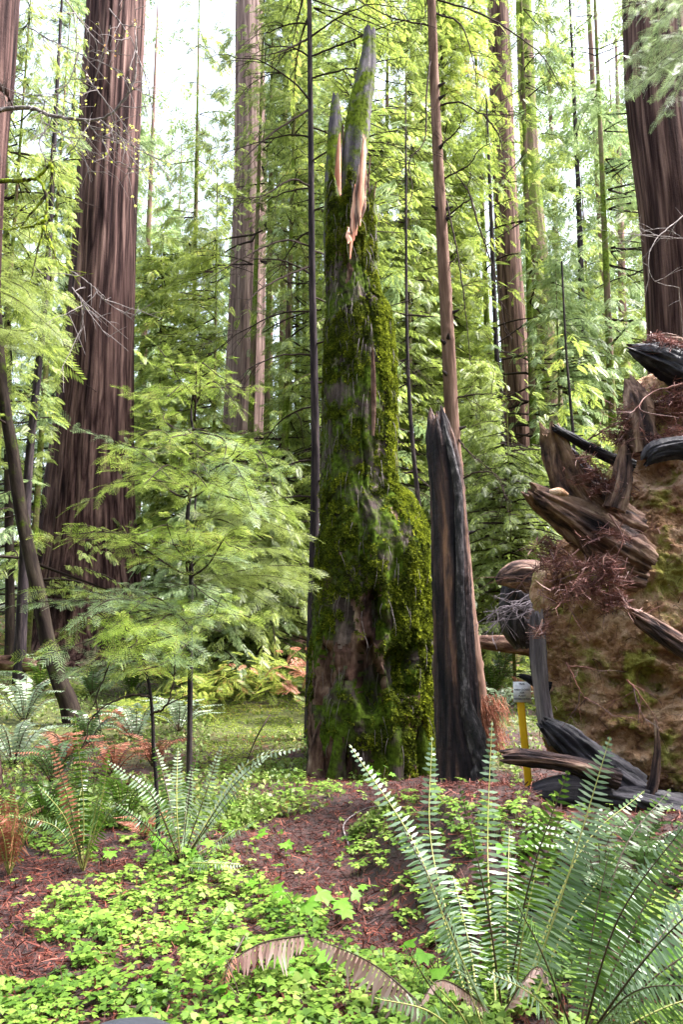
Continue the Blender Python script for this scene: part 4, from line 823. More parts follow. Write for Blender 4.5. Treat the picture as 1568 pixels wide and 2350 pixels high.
# companion with golden foliage behind
def lay2(x0, y0, Y0, tips): return [[(x0, y0, Y0), ((x0 + a) / 2, (y0 + b_) / 2 - 18, (Y0 + c) / 2), (a, b_, c)] for a, b_, c in tips]
C, r = full_trunk([(452, 1050, 4), (446, 1200, 5), (440, 1350, 6), (438, 1500, 7), (437, 1600, 7)], 9.2, None, 1.1)
t = thing('redwood_sapling', 'olive green young conifer with drooping sprays between the bright sapling and the mossy snag', 'sapling', C[0])
mb = MB(); tube(mb, C, r, 40, 8); mb.build('trunk', M['dark_bark'], t)
branchlet_tree(t, lay2(447, 1200, 9.2, [(560, 1180, 8.9), (690, 1170, 8.6), (600, 1130, 9), (700, 1230, 9), (540, 1230, 9)]) + lay2(441, 1330, 9.2, [(520, 1350, 8.6), (540, 1300, 8.9), (720, 1350, 8.5), (700, 1310, 8.7), (600, 1370, 8.4), (660, 1260, 8.4), (560, 1400, 8.5)]), 'conifer', 78, .24, 10)
C, r = full_trunk([(320, 1450, 4), (330, 1520, 6), (343, 1580, 7), (350, 1650, 8), (352, 1720, 9), (358, 1790, 9)], 6.4, None, 1.1)
t = thing('shrub', 'crooked dark stem with one arching bare twig beneath the bright sapling', 'shrub', C[0])
mb = MB(); tube(mb, C, r, 40, 8, furrow(.1, 2, 2)); mb.build('stem', M['dark_bark'], t)
limbs(t, [[(345, 1600, 6.4), (300, 1595, 6.3), (240, 1620, 6.2), (205, 1655, 6.15), (200, 1690, 6.1)], [(345, 1640, 6.4), (380, 1620, 6.3), (398, 1560, 6.3), (400, 1500, 6.2)], [(330, 1520, 6.4), (270, 1500, 6.2), (235, 1560, 6.2), (215, 1620, 6.2)]], 'twig', .01, 4, 3, .25)
branchlet_tree(t, lay2(325, 1480, 6.4, [(250, 1450, 6.1), (400, 1470, 6.2), (300, 1420, 6.2), (360, 1500, 5.9), (270, 1500, 6)]), 'sapling', 79, .2, 10)
# foliage hanging into the left edge
C, r = full_trunk([(-120, 300, 8), (-130, 900, 12), (-140, 1500, 16)], 9, 9, 1.2)
t = thing('understory_tree', 'leafy green branches reaching in from beyond the left edge below the big bare limb', 'tree', C[0])
mb = MB(); tube(mb, C, r, 30, 8); mb.build('trunk', M['dark_bark'], t)
branchlet_tree(t, lay2(-125, 620, 9, [(60, 680, 8.5), (120, 740, 8.2), (40, 600, 8.8), (140, 700, 9)]) + lay2(-125, 480, 9, [(60, 500, 9.2), (110, 560, 9)]) + lay2(-128, 780, 9, [(110, 790, 8.8), (30, 760, 8)]), 'conifer', 80, .24, 9)
# spray hanging in front of the right redwood
C, r = full_trunk([(1680, -100, 10), (1690, 600, 14), (1700, 1300, 18)], 11, 14, 1.2)
t = thing('understory_tree', 'pale green sprays hanging from the upper right in front of the right edge redwood', 'tree', C[0])
mb = MB(); tube(mb, C, r, 30, 8); mb.build('trunk', M['dark_bark'], t)
branchlet_tree(t, lay2(1680, 60, 11, [(1420, 200, 10), (1400, 150, 10.4), (1460, 230, 9.8), (1500, 200, 9.6), (1440, 120, 10), (1520, 240, 10)]) + lay2(1680, -60, 11, [(1430, 40, 10.3), (1470, 80, 10), (1400, 20, 11)]), 'conifer_cool', 81, .2, 9, hang=.3)
limbs(t, [[(1680, 560, 11), (1540, 545, 10.5), (1470, 540, 10.2), (1440, 560, 10)], [(1600, 470, 11), (1500, 560, 10.3), (1500, 640, 10.2), (1560, 660, 10.4)]], 'pale_twig', .01, 6, 9, .5)

# ------------------------------------------------------------------ bare maple limbs at the upper left
t = thing('bare_limb', 'long silvery bare limb arching across the thickest redwood with small yellow leaves', 'branch', at(-10, 262, 8))
rg = np.random.default_rng(91); tips = []
b = MB(); px_branch(b, [(-40, 262, 8.2), (20, 250, 8), (70, 248, 7.9), (120, 266, 7.8), (200, 276, 7.7), (240, 270, 7.65), (280, 235, 7.6), (306, 190, 7.55), (312, 130, 7.5), (310, 60, 7.5)], .028, .005, 60, 9, rg, 22, .5, tips); b.build('limb', M['pale_twig'], t)
for rows_ in [[(193, 276, 7.7), (230, 320, 7.6), (260, 370, 7.6), (310, 395, 7.5)], [(230, 275, 7.65), (270, 310, 7.5), (330, 350, 7.5), (370, 370, 7.5)], [(150, 0, 7.8), (210, 80, 7.7), (260, 120, 7.6), (320, 130, 7.5)], [(120, 268, 7.8), (90, 330, 7.7), (120, 370, 7.6), (200, 330, 7.6), (240, 310, 7.6)],
              [(60, 60, 8), (130, 100, 7.8), (200, 130, 7.6), (290, 170, 7.5)], [(200, 180, 7.6), (240, 230, 7.5), (290, 300, 7.5), (300, 370, 7.5)], [(180, 120, 7.6), (150, 200, 7.6), (90, 240, 7.7)], [(100, 280, 7.8), (180, 340, 7.6), (210, 420, 7.6)],
              [(250, 20, 7.6), (300, 90, 7.5), (340, 200, 7.5)], [(160, 620, 7.6), (210, 655, 7.5), (240, 690, 7.5), (300, 730, 7.5)], [(165, 660, 7.6), (190, 700, 7.5), (185, 760, 7.5)]]:
    b = MB(); px_branch(b, rows_, .008, .002, 26, 5, rg, 9, .42, tips); b.build('side_twig', M['pale_twig'], t)
T_ = np.concatenate(tips); k = rg.random(len(T_)) < .16; T_ = T_[k]; px_, py_, _ = project(T_); k = (px_ > 130) & (py_ < 640); T_ = T_[k]
lv = np.array([(0, 0, 0), (.5, .5, .1), (1, .35, 0), (.8, 0, -.1), (1, -.35, 0), (.5, -.5, .1)]); mb = MB()
mb.stamp(lv, [(0, 3, 2, 1), (0, 5, 4, 3)], mats_of(T_, rg.normal(0, 1, T_.shape), rg.normal(0, 1, T_.shape), rg.uniform(.018, .035, len(T_)))); mb.build('leaves', M['maple'], t, smooth=False)
t = thing('bare_limb', 'mossy forked limb curling down from the left edge, below the long silvery limb', 'branch', at(-10, 415, 7.2))
b = MB(); px_branch(b, [(-60, 412, 7.4), (10, 416, 7.2), (60, 412, 7.1), (86, 407, 7.05), (105, 390, 7), (117, 365, 7), (120, 330, 7)], .03, .009, 40, 9, rg); b.build('limb', M['moss_twig'], t)
for rows_ in [[(84, 408, 7.05), (97, 425, 7), (107, 460, 7), (103, 500, 7), (92, 550, 7), (80, 600, 7), (68, 650, 7)], [(117, 375, 7), (118, 400, 7), (110, 440, 7)], [(100, 520, 7), (120, 570, 6.9), (138, 610, 6.9)], [(103, 505, 7), (70, 520, 7), (20, 525, 7)], [(103, 450, 7), (70, 490, 7), (40, 530, 7)]]:
    b = MB(); px_branch(b, rows_, .018, .004, 26, 6, rg, 4, .3); b.build('side_twig', M['moss_twig'], t)

# ------------------------------------------------------------------ understory and background trees
UT = [ # px, Y, height, z0, radius, branches, material, label
 (60, 18, 17, 1.2, 3.0, 70, 'conifer', 'leafy green tree filling the space at the left edge above the curved mossy tree'),
 (120, 26, 24, 2, 3.6, 80, 'conifer_cool', 'bluish green conifer behind the slim dark knobby tree at the left'),
 (350, 24, 13, 1.5, 3.2, 80, 'conifer_gold', 'pale sunlit conifer just right of the thickest redwood under the widest sky gap'),
 (430, 32, 30, 2, 3.6, 100, 'conifer', 'hazy green conifer below the widest sky gap'),
 (485, 21, 14, 1.0, 2.8, 80, 'conifer_gold', 'yellow green conifer directly left of the tall pale purplish redwood'),
 (560, 26, 26, 11, 3.4, 60, 'conifer', 'foliage tree draping the upper half of the pale purplish redwood'),
 (640, 19, 20, 1.0, 2.8, 90, 'conifer', 'dense green conifer between the pale purplish redwood and the thin black tree'),
 (700, 27, 27, 3, 3.6, 80, 'conifer_cool', 'tall conifer rising behind the thin black tree'),
 (800, 18, 19, 1.2, 3.2, 110, 'conifer_gold', 'bright yellow green tree directly behind the mossy snag'),
 (880, 24, 26, 2, 3.6, 110, 'conifer_gold', 'tall yellow green tree behind the splintered top of the mossy snag'),
 (950, 20, 18, 1.2, 2.8, 90, 'conifer', 'green conifer showing between the mossy snag and the charred stump'),
 (1060, 22, 22, 1.4, 3.4, 120, 'conifer_gold', 'bright lime tree right behind the tall thin knotty trunk'),
 (1110, 17, 7, .8, 2.4, 60, 'conifer', 'low leafy conifer between the charred stump and the root prongs'),
 (1150, 25, 27, 9, 3.0, 70, 'conifer_gold', 'lime foliage tree hanging across the top of the straight brown redwood'),
 (1240, 24, 27, 3, 3.4, 100, 'conifer', 'green conifer wrapped round the mossy green trunk on the right'),
 (1180, 15, 6.2, .9, 2.2, 60, 'conifer', 'low bright understory tree under the straight brown redwood'),
 (1300, 20, 11, 1.2, 2.8, 80, 'conifer_cool', 'soft green conifer behind the upturned root prong'),
 (1400, 26, 14, 1.5, 3.4, 80, 'conifer', 'green conifer under the bright gap left of the right edge redwood'),
 (1430, 20, 24, 8, 2.8, 50, 'conifer_cool', 'drooping bluish conifer close against the left side of the right edge redwood'),
 (1560, 24, 22, 2, 3.4, 70, 'conifer', 'dark green conifer behind the right edge redwood'),
 (250, 28, 28, 5, 3.2, 60, 'conifer_cool', 'tall conifer whose leaves show on both sides of the thickest redwood'),
 (760, 34, 34, 4, 4.0, 90, 'conifer', 'tall distant conifer seen above and left of the splintered snag top'),
 (1010, 33, 33, 4, 4.0, 90, 'conifer', 'tall distant conifer behind the tall thin knotty trunk'),
 (-40, 14, 14, 4.5, 2.6, 50, 'conifer', 'leafy tree just outside the left edge reaching in beside the edge trunk'),
 (600, 15, 4.2, .7, 2.0, 55, 'conifer', 'low bushy conifer behind the olive green sapling'),
 (480, 15, 4.0, .7, 1.8, 50, 'conifer_cool', 'low bushy conifer behind the bright sapling, left of the pale redwood foot'),
]
rg = np.random.default_rng(123)
for q, (px, Yt, hh, z0, rad, nb, mm, lb) in enumerate(UT):
    p = at(px, 1500, Yt); gz = float(H(p[0], Yt)); ln = rg.uniform(-.02, .02)
    C = np.array([[p[0] + ln * z_, Yt, gz + z_] for z_ in (-.2, hh * .3, hh * .6, hh)]); r = np.array([.085, .065, .04, .008]) * hh / 16
    t = thing('understory_tree', lb, 'tree', (p[0], Yt, gz)); mb = MB(); tube(mb, C, r, 30, 9, furrow(.08, 2.5, 1)); mb.build('trunk', M['mossy_far'], t)
    crown(None, C, gz + z0, gz + hh, rad, int(nb * (3.3 if Yt <= 18 else 2.6)), .235 if Yt <= 18 else .32 if Yt < 22 else .44, m=mm, parent=t, seed=300 + q, per=27 if Yt <= 18 else 23, prof=lambda t_: (1 - t_) ** .6 * .9 + .1, hang=.35)

# the far wood, one mass
mb = MB(); tk = MB(); rg = np.random.default_rng(9)
for q in range(115):
    Yt = rg.uniform(36, 85); X0 = rg.uniform(-.62, .62) * Yt; gz = float(H(X0, Yt)); hh = rg.uniform(24, 52)
    C = np.array([[X0, Yt, gz + z_] for z_ in (-.3, hh * .5, hh)])
    tube(tk, C, [.3 * rg.uniform(.4, 1.2), .16, .03], 8, 8, cap=False)
    a_, _ = crown(None, C, gz + 1, gz + hh, 4.0, 70, 1.15, seed=900 + q, per=9, tmpl=FS2, wood=False, parent=None, prof=lambda t_: (1 - t_) ** .6 * .9 + .1, hang=.35)
    for v_, f_ in zip(a_.v, a_.f): mb.add(v_, f_)
for v_, f_ in zip(tk.v, tk.f): mb.add(v_, f_, 1)
tag(mb.build('distant_forest', [M['conifer_cool'], M['redwood_far']], smooth=False), 'distant hazy forest behind all the separate trunks', 'forest', kind='stuff')

mb = MB(); tk = MB(); rg = np.random.default_rng(19)
for q in range(70):
    while True:
        a0 = rg.uniform(-math.pi, math.pi); rr_ = rg.uniform(9, 34); X0 = rr_ * math.cos(a0); Yt = rr_ * math.sin(a0)
        if Yt < -6 or (Yt < 12 and abs(X0) > 8 and abs(X0) > Yt * .8 + 5): break
    gz = float(H(X0, Yt)); hh = rg.uniform(14, 30); C = np.array([[X0, Yt, gz + z_] for z_ in (-.3, hh * .5, hh)])
    tube(tk, C, [.3 * rg.uniform(.5, 1.5), .2, .05], 8, 10, cap=False)
    a_, _ = crown(None, C, gz + 1.0, gz + hh, 3.6, 60, 1.1, seed=1900 + q, per=8, tmpl=FS2, wood=False, cull=False, parent=None, prof=lambda t_: (1 - t_) ** .6 * .9 + .1, hang=.35)
    for v_, f_ in zip(a_.v, a_.f): mb.add(v_, f_)
for v_, f_ in zip(tk.v, tk.f): mb.add(v_, f_, 1)
tag(mb.build('surrounding_forest', [M['conifer'], M['redwood_far']], smooth=False), 'the same forest going on beside and behind the viewpoint', 'forest', kind='stuff')

# ------------------------------------------------------------------ ferns
def frond(P0, P1, P2, m, par, wid=.075, npin=34, rm='rachis', seed=0, twist=0., droop=.25, bare=.16, width_prof=None, normal=None, curl=0.):
    """a frond along the curve P0 (base) P1 (middle) P2 (tip)"""
    rg = np.random.default_rng(seed); C = spline(np.array([P0, P1, P2]), 40); L = np.linalg.norm(np.diff(C, axis=0), axis=1).sum()
    s = np.linspace(0, 1, 40); droop = droop * rg.uniform(.5, 1.8); npin = int(npin * .86); b = MB(); tube(b, C, .0042 * (1.1 - s) + .0012, 0, 5, cap=False, mi=1); T = nrm(np.gradient(C, axis=0))
    ref = normal if normal is not None else np.array([0, -.55, .8])
    S = nrm(np.cross(T, ref)); Nn = np.cross(S, T); n = npin; V, Fc = [], []
    for k in range(n):
        a = bare + (1 - bare) * (k + .5) / n; x = a * 39; i_ = min(38, int(x)); f = x - i_; p = C[i_] * (1 - f) + C[i_ + 1] * f; tt_, s__, nn = T[i_], S[i_], Nn[i_]
        q = (a - bare) / (1 - bare); l = wid * (min(1, .55 + 2.2 * q) * (1 - q ** 2.6) ** .8 + .06) ; wd = L * (1 - bare) / n * (.5 if m == 'fern_pink' else .30)
        for sg_ in (-1, 1):
            if rg.random() < .04: continue
            l_ = l * rg.uniform(.7, 1.12); d = s__ * sg_ + tt_ * (.22 + .35 * q) + nn * (twist * sg_ + rg.normal(0, .10)) + np.array([0, 0, -droop]); d /= np.linalg.norm(d)
            e = nrm(tt_ - d * np.dot(tt_, d)); e = nrm(e + nn * rg.normal(.15, .15)); dn = np.array([0, 0, -1.]) * l_ * rg.uniform(.05, .2); bI = len(V); c2 = e * curl * l_ * rg.normal(0, 1)
            V += [p + e * wd * .5, p - e * wd * .5, p + d * l_ * .5 - e * wd * 1.0 + dn * .3, p + d * l_ * .5 + e * wd * .9 + dn * .3, p + d * l_ + dn + e * wd * .5 + c2]
            Fc.append([bI, bI + 1, bI + 2, bI + 3, ]); V.append(V[-1] - e * wd * .35); Fc.append([bI + 3, bI + 2, bI + 5, bI + 4])
    b.add(np.array(V), Fc, 0); o = b.build('frond', [M[m], M[rm]], par, smooth=False); return o
def fern(label, base, defs, group=None):
    t = thing('sword_fern', label, 'fern', base, group)
    for q, dct in enumerate(defs):
        (b, m_, tip), kw = dct; frond(b if b is not None else base, m_, tip, par=t, seed=q + int(abs(base[0]) * 99), **kw)
    return t
def A(*a): return np.array(at(*a))
bR = gp(1150, 2345); YB0 = bR[1]
D = []
def fr(px0, mid, tip, **kw): D.append(((A(px0, 2335, YB0) if px0 else None, A(*mid), A(*tip)), kw))
fr(1085, (965, 1965, 4.0), (802, 1708, 4.3), m='fern_pale', npin=46, wid=.075, rm='rachis')
fr(1100, (992, 1950, 4.2), (992, 1690, 4.5), m='fern_pale', npin=46, wid=.085)
fr(1140, (1120, 1950, 4.2), (1130, 1655, 4.5), m='fern_pale', npin=46, wid=.075)
fr(1190, (1295, 2040, 3.7), (1402, 1690, 3.8), m='fern_pale', npin=50, wid=.12)
fr(1160, (1215, 2030, 3.5), (1305, 1768, 3.5), m='fern_dark', npin=44, wid=.10, rm='rachis_dark', droop=.1)
fr(1155, (1115, 2060, 3.6), (1055, 1800, 3.7), m='fern_dark', npin=40, wid=.055, rm='rachis_dark', droop=.1)
fr(1180, (1330, 1960, 3.9), (1480, 1815, 4.1), m='fern', npin=46, wid=.085)
fr(1090, (1030, 2110, 3.6), (925, 1900, 3.8), m='fern', npin=40, wid=.10, rm='rachis_dark')
fr(1120, (1060, 2200, 3.3), (980, 2010, 3.2), m='fern_pale', npin=40, wid=.09)
fr(1180, (1200, 2150, 3.5), (1240, 1960, 3.6), m='fern_pale', npin=40, wid=.10)
fr(1170, (1165, 2130, 3.9), (1170, 1900, 4.3), m='fern_pale', npin=44, wid=.10)
fr(1210, (1300, 2130, 3.8), (1420, 1960, 4.0), m='fern', npin=44, wid=.10)
fr(1060, (1000, 2280, 3.5), (930, 2170, 3.4), m='fern', npin=36, wid=.07, rm='rachis_dark')
fr(1100, (1080, 2180, 4.0), (1040, 2010, 4.4), m='fern_pale', npin=40, wid=.10)
for tp_, md_ in (((1270, 2290, 3.2), (1230, 2220, 3.3)), ((960, 2310, 3.3), (1020, 2250, 3.4))): fr(1150, md_, tp_, m='fern_pink', npin=26, wid=.05, rm='rachis_dark', droop=.8, curl=.3)
fern('large sword fern with silvery fronds fanning up in the right foreground', bR, D)
D = []; bR2 = A(1330, 2420, 3.45); bR2[2] = float(H(bR2[0], bR2[1])); YB0 = bR2[1]
def fr2(mid, tip, **kw): D.append(((None, A(*mid), A(*tip)), kw))
fr2((1420, 2110, 3.3), (1575, 1890, 3.2), m='fern', npin=44, wid=.11, rm='rachis_dark'); fr2((1480, 2080, 3.6), (1640, 1840, 3.8), m='fern_dark', npin=44, wid=.10, rm='rachis_dark')
fr2((1420, 1980, 3.8), (1540, 1810, 4.1), m='fern_dark', npin=44, wid=.09, rm='rachis_dark'); fr2((1500, 2180, 3.1), (1680, 2010, 3.0), m='fern_pale', npin=44, wid=.11, rm='rachis_dark')
fr2((1520, 2230, 3.4), (1700, 2120, 3.5), m='fern', npin=44, wid=.10, rm='rachis_dark'); fr2((1400, 2150, 3.9), (1500, 1980, 4.3), m='fern_pale', npin=44, wid=.10, rm='rachis_dark')
fr2((1360, 2150, 3.6), (1400, 1950, 3.7), m='fern', npin=44, wid=.10, rm='rachis_dark'); fr2((1250, 2200, 3.2), (1180, 2060, 3.1), m='fern', npin=40, wid=.09, rm='rachis_dark')
fr2((1450, 2280, 3.0), (1600, 2260, 2.9), m='fern', npin=40, wid=.10, rm='rachis_dark'); fr2((1560, 2300, 3.5), (1700, 2290, 3.6), m='fern_dark', npin=40, wid=.09)
fr2((1230, 2290, 3.2), (1120, 2230, 3.2), m='fern_pale', npin=36, wid=.08); fr2((1540, 2120, 3.9), (1650, 1990, 4.2), m='fern_pale', npin=40, wid=.10, rm='rachis_dark')
fr2((1470, 2180, 4.0), (1570, 2060, 4.3), m='fern_pale', npin=40, wid=.10, rm='rachis_dark')
fern('darker sword fern leaning out of the bottom right corner', bR2, D)
D = []; bC = A(1120, 2480, 3.3); bC[2] = float(H(bC[0], bC[1]))
for tp_, md_ in (((860, 2290, 3.0), (1000, 2330, 3.1)), ((980, 2240, 2.95), (1060, 2330, 3.1)), ((1080, 2280, 2.9), (1110, 2370, 3.0)), ((920, 2350, 2.8), (1030, 2380, 3.0))):
    fr2(md_, tp_, m='fern', npin=34, wid=.07, rm='rachis')
fern('small grey green fern along the bottom edge between the withered frond and the large fern', bC, D)
# left fern
D = []; bL = gp(415, 1985); yl = bL[1]
for md, tpp, m_, rm_ in [((405, 1850, yl), (408, 1715, yl + .2), 'fern_silver', 'rachis'), ((465, 1840, yl), (508, 1712, yl + .1), 'fern_silver', 'rachis_dark'), ((530, 1810, yl - .1), (625, 1725, yl - .1), 'fern_silver', 'rachis_dark'), ((560, 1760, yl + .2), (700, 1712, yl + .1), 'fern_silver', 'rachis'),
                         ((350, 1830, yl - .1), (245, 1745, yl), 'fern_silver', 'rachis_dark'), ((370, 1870, yl - .2), (320, 1770, yl - .3), 'fern', 'rachis_dark'), ((430, 1860, yl - .3), (440, 1760, yl - .4), 'fern_silver', 'rachis_dark'), ((490, 1880, yl - .3), (560, 1800, yl - .4), 'fern', 'rachis_dark'),
                         ((340, 1900, yl - .2), (260, 1840, yl - .2), 'fern', 'rachis_dark'), ((500, 1930, yl), (590, 1880, yl - .1), 'fern_silver', 'rachis'), ((450, 1980, yl - .3), (560, 1985, yl - .4), 'fern_silver', 'rachis'), ((380, 1800, yl + .3), (350, 1700, yl + .5), 'fern_dark', 'rachis_dark'), ((430, 1830, yl + .3), (455, 1720, yl + .5), 'fern_dark', 'rachis_dark')]:
    fr2(md, tpp, m=m_, npin=34, wid=.075, rm=rm_)
fern('upright sword fern with pale feathery fronds left of the needle path', bL, D)
D = []; bl2 = gp(190, 2000); yl = bl2[1]
for md, tpp, m_, rm_ in [((160, 1850, yl), (118, 1715, yl), 'fern_dead', 'rachis_dark'), ((190, 1830, yl), (170, 1640, yl - .2), 'fern_dark', 'rachis'), ((230, 1850, yl - .1), (250, 1720, yl - .2), 'fern_dark', 'rachis'), ((150, 1880, yl - .2), (85, 1800, yl - .3), 'fern', 'rachis'),
                         ((240, 1880, yl), (320, 1800, yl - .1), 'fern_dark', 'rachis'), ((180, 1850, yl + .2), (200, 1760, yl + .5), 'fern', 'rachis'), ((130, 1900, yl), (20, 1870, yl - .2), 'fern', 'rachis'), ((210, 1900, yl - .2), (230, 1800, yl - .5), 'fern', 'rachis')]:
    fr2(md, tpp, m=m_, npin=32, wid=.07, rm=rm_)
fern('mixed green fern with one rust red frond at the left, beside the pale feathery fern', bl2, D)
D = []; bl3 = gp(20, 2010); yl = bl3[1]
for md, tpp, m_ in [((20, 1900, yl), (70, 1860, yl - .1), 'fern_dead'), ((10, 1890, yl), (10, 1840, yl - .2), 'fern_dead'), ((0, 1900, yl - .1), (-60, 1850, yl), 'fern_dead'), ((60, 1920, yl), (95, 1880, yl - .2), 'fern_dead'), ((30, 1910, yl - .2), (40, 1840, yl - .3), 'fern_dead'), ((40, 1900, yl), (90, 1910, yl - .3), 'fern'), ((-10, 1920, yl - .1), (-20, 1860, yl - .3), 'fern_dead'), ((30, 1890, yl - .1), (60, 1835, yl - .2), 'fern_dead'), ((0, 1870, yl), (-10, 1815, yl), 'fern_dead'), ((50, 1890, yl - .1), (100, 1850, yl - .15), 'fern_dead'), ((20, 1880, yl + .1), (30, 1810, yl + .1), 'fern_dead'), ((-20, 1890, yl - .1), (-70, 1830, yl), 'fern_dead')]:
    fr2(md, tpp, m=m_, npin=26, wid=.085, rm='rachis')
fern('rust red dead fern clump at the left edge', bl3, D)
# withered frond lying in the foreground
bw = A(1010, 2345, 3.5); t = thing('dead_frond', 'withered pinkish brown fern frond arched over the clover at the bottom centre', 'frond', bw)
frond(bw, A(860, 2215, 3.75), A(715, 2150, 3.95), 'fern_pink', t, .13, 34, 'rachis_dark', 5, droop=.9, bare=.05, curl=.15)
frond(A(700, 2146, 3.96), A(600, 2165, 3.95), A(515, 2215, 3.9), 'fern_pink', t, .13, 24, 'rachis_dark', 6, droop=.9, bare=.0, curl=.15)
frond(A(560, 2150, 4.0), A(520, 2230, 3.85), A(515, 2305, 3.8), 'fern_dead', t, .04, 16, 'rachis_dark', 7, droop=.6, bare=.3, curl=.2)
# generic ferns copied over the slope
def make_fern(m, n, L, seed):
    t = thing('sword_fern', 'x', 'fern', (0, 0, 0), 'ferns growing on the far slope'); rg = np.random.default_rng(seed)
    for k in range(n):
        az = k * 2.4 + rg.uniform(-.3, .3); l = L * rg.uniform(.7, 1.1); el = rg.uniform(.5, 1.25); h = np.array([math.cos(az), math.sin(az), 0])
        frond(np.zeros(3), h * l * .45 * math.cos(el) + np.array([0, 0, l * .55 * math.sin(el)]), h * l * .95 * math.cos(el * .75) + np.array([0, 0, l * .62 * math.sin(el)]), m, t, .075, 22, 'rachis_dark', seed * 50 + k, normal=h * -.6 + np.array([0, 0, .8]))
    return t
protos = [make_fern('fern', 15, .85, 1), make_fern('fern_silver', 14, .8, 2), make_fern('fern_dead', 11, .6, 3), make_fern('fern_dark', 13, .8, 4)]
used = [False] * 4
FP = [(310, 1700, 1, 1.2, 'pale fern right behind the arching bare twig'), (200, 1715, 0, 1.1, 'green fern at the foot of the arching bare twig'), (55, 1660, 1, 1.5, 'silvery fern on the slope at the left edge under the rusty log'), (30, 1760, 1, 1.3, 'silvery fern at the left edge above the rust red clump'),
      (120, 1800, 0, 1.0, 'green fern just above the rust red frond'), (410, 1680, 1, 1.1, 'pale fern beside the dark sapling trunk'), (255, 1670, 2, 1.0, 'rusty dead fern left of the sapling trunk, under the arching twig'), (290, 1690, 2, .9, 'small rusty dead fern beside the crooked stem'),
      (560, 1520, 2, 1.6, 'brown fern patch in the undergrowth left of the mossy snag'), (470, 1530, 2, 1.6, 'brown fern behind the sapling trunk'), (640, 1530, 3, 1.5, 'dark green fern close to the left side of the mossy snag'), (520, 1570, 3, 1.3, 'dark green fern above the mossy clearing'), (90, 1600, 3, 1.3, 'dark fern left of the mossy curved trunk foot'), (210, 1600, 0, 1.2, 'green fern right of the mossy curved trunk foot'),
      (300, 1600, 3, 1.2, 'dark fern behind the crooked stem'), (1150, 1560, 0, 1.3, 'green fern left of the yellow post below the log'), (1130, 1600, 3, 1.2, 'dark fern by the shaggy foot of the tall thin trunk'), (1150, 1640, 1, 1.0, 'pale fern between the charred stump and the yellow post'), (10, 1580, 1, 1.4, 'pale fern far up at the left edge'), (430, 1600, 0, 1.2, 'green fern behind the black sapling trunk'),
      (100, 1900, 3, .9, 'dark fern between the rust red clump and the mixed fern'), (280, 1900, 3, .9, 'dark fern between the mixed fern and the pale feathery fern'), (330, 1930, 2, .7, 'dead brown fern low beside the pale feathery fern'), (1380, 2060, 1, .8, 'silvery fern deep inside the right foreground thicket'), (1480, 2020, 0, .8, 'green fern under the root plate in the right foreground'),
      (150, 1760, 2, 1.5, 'rusty dead fern just behind the mixed green fern'), (350, 1760, 2, 1.3, 'rusty dead fern behind the pale feathery fern'), (260, 1780, 2, 1.3, 'orange brown dead fern between the two left ferns, set back'), (700, 1560, 2, 1.2, 'brown fern tucked against the snag base'), (1180, 1440, 3, 1.5, 'dark fern on top of the slope beside the black log end'), (360, 1560, 2, 1.5, 'brown fern behind the lower layers of the bright sapling')]
rg = np.random.default_rng(44)
for px, py, k, s_, lb in FP:
    p = gp(px, py)
    if not used[k]: o = protos[k]; used[k] = True
    else:
        o = protos[k].copy(); sc.collection.objects.link(o)
        for ch in protos[k].children: c = ch.copy(); sc.collection.objects.link(c); c.parent = o
    o.location = [float(c) for c in p]; o.scale = (s_,) * 3; o.rotation_euler = (0, 0, rg.uniform(0, 6)); o['label'] = lb

# ------------------------------------------------------------------ ground cover
BARE = [[(740, 1785), (850, 1800), (950, 1775), (1160, 1765), (1200, 1810), (1180, 1860), (1010, 1840), (900, 1850), (830, 1900), (790, 1940), (770, 1990), (840, 2060), (900, 2120), (990, 2180), (990, 2230), (880, 2190), (780, 2130), (700, 2080), (620, 2040), (540, 1980), (520, 1940), (600, 1895), (700, 1870), (800, 1830)],
        [(-50, 1955), (80, 1960), (180, 1990), (120, 2040), (100, 2100), (40, 2160), (-50, 2160)], [(-50, 2185), (100, 2175), (170, 2205), (150, 2235), (60, 2255), (-50, 2245)], [(700, 1770), (810, 1765), (800, 1800), (700, 1812)],
        [(1190, 1740), (1700, 1780), (1700, 1960), (1460, 1950), (1300, 1885), (1200, 1880)], [(210, 1940), (300, 1950), (330, 1990), (230, 2000)], [(300, 2240), (400, 2180), (430, 2200), (330, 2280)]]
def leaf3(nq=1):
    V, Fc = [], []
    for k in range(3):
        a = k * 2.0944; c, s = math.cos(a), math.sin(a)
        for x, y, z in ((0, 0, 0), (.5, -.42, .02), (.95, -.36, -.10), (.82, 0, -.02), (.95, .36, -.10), (.5, .42, .02)): V.append((x * c - y * s, x * s + y * c, z))
        b = k * 6; Fc += [(b, b + 1, b + 2, b + 3), (b, b + 3, b + 4, b + 5)]
    return np.array(V), np.array(Fc)
L3 = leaf3(); rg = np.random.default_rng(70)
n = 27000; yy = 2.9 + 7.4 * rg.random(n) ** 1.25; xx = rg.uniform(-.56, .56, n) * yy * 1.1; zz = H(xx, yy)
hgt = rg.uniform(.02, .12, n) * (.7 + .5 * vn(np.stack([xx, yy, 0 * xx], -1) * 3)); P = np.stack([xx, yy, zz], -1); px_, py_, dd_ = project(P)
keep = np.ones(n, bool)
for poly in BARE: keep &= ~inpoly(px_, py_, poly) | (rg.random(n) < .06)
dens = fbm(P * 1.6 + 7, 3) + 1.1 * fbm(P * 6, 2) - .14
keep &= (dens + rg.normal(0, .25, n) > -.28); keep &= ((px_ < 700) & (py_ < 1880) & (yy > 7.2) & (rg.random(n) < .5)) | (yy < 7.3) | ((px_ > 500) & (py_ > 1770)) 
keep &= rg.random(n) < (.95 - .35 * sm(px_, 1000, 500) * 0)
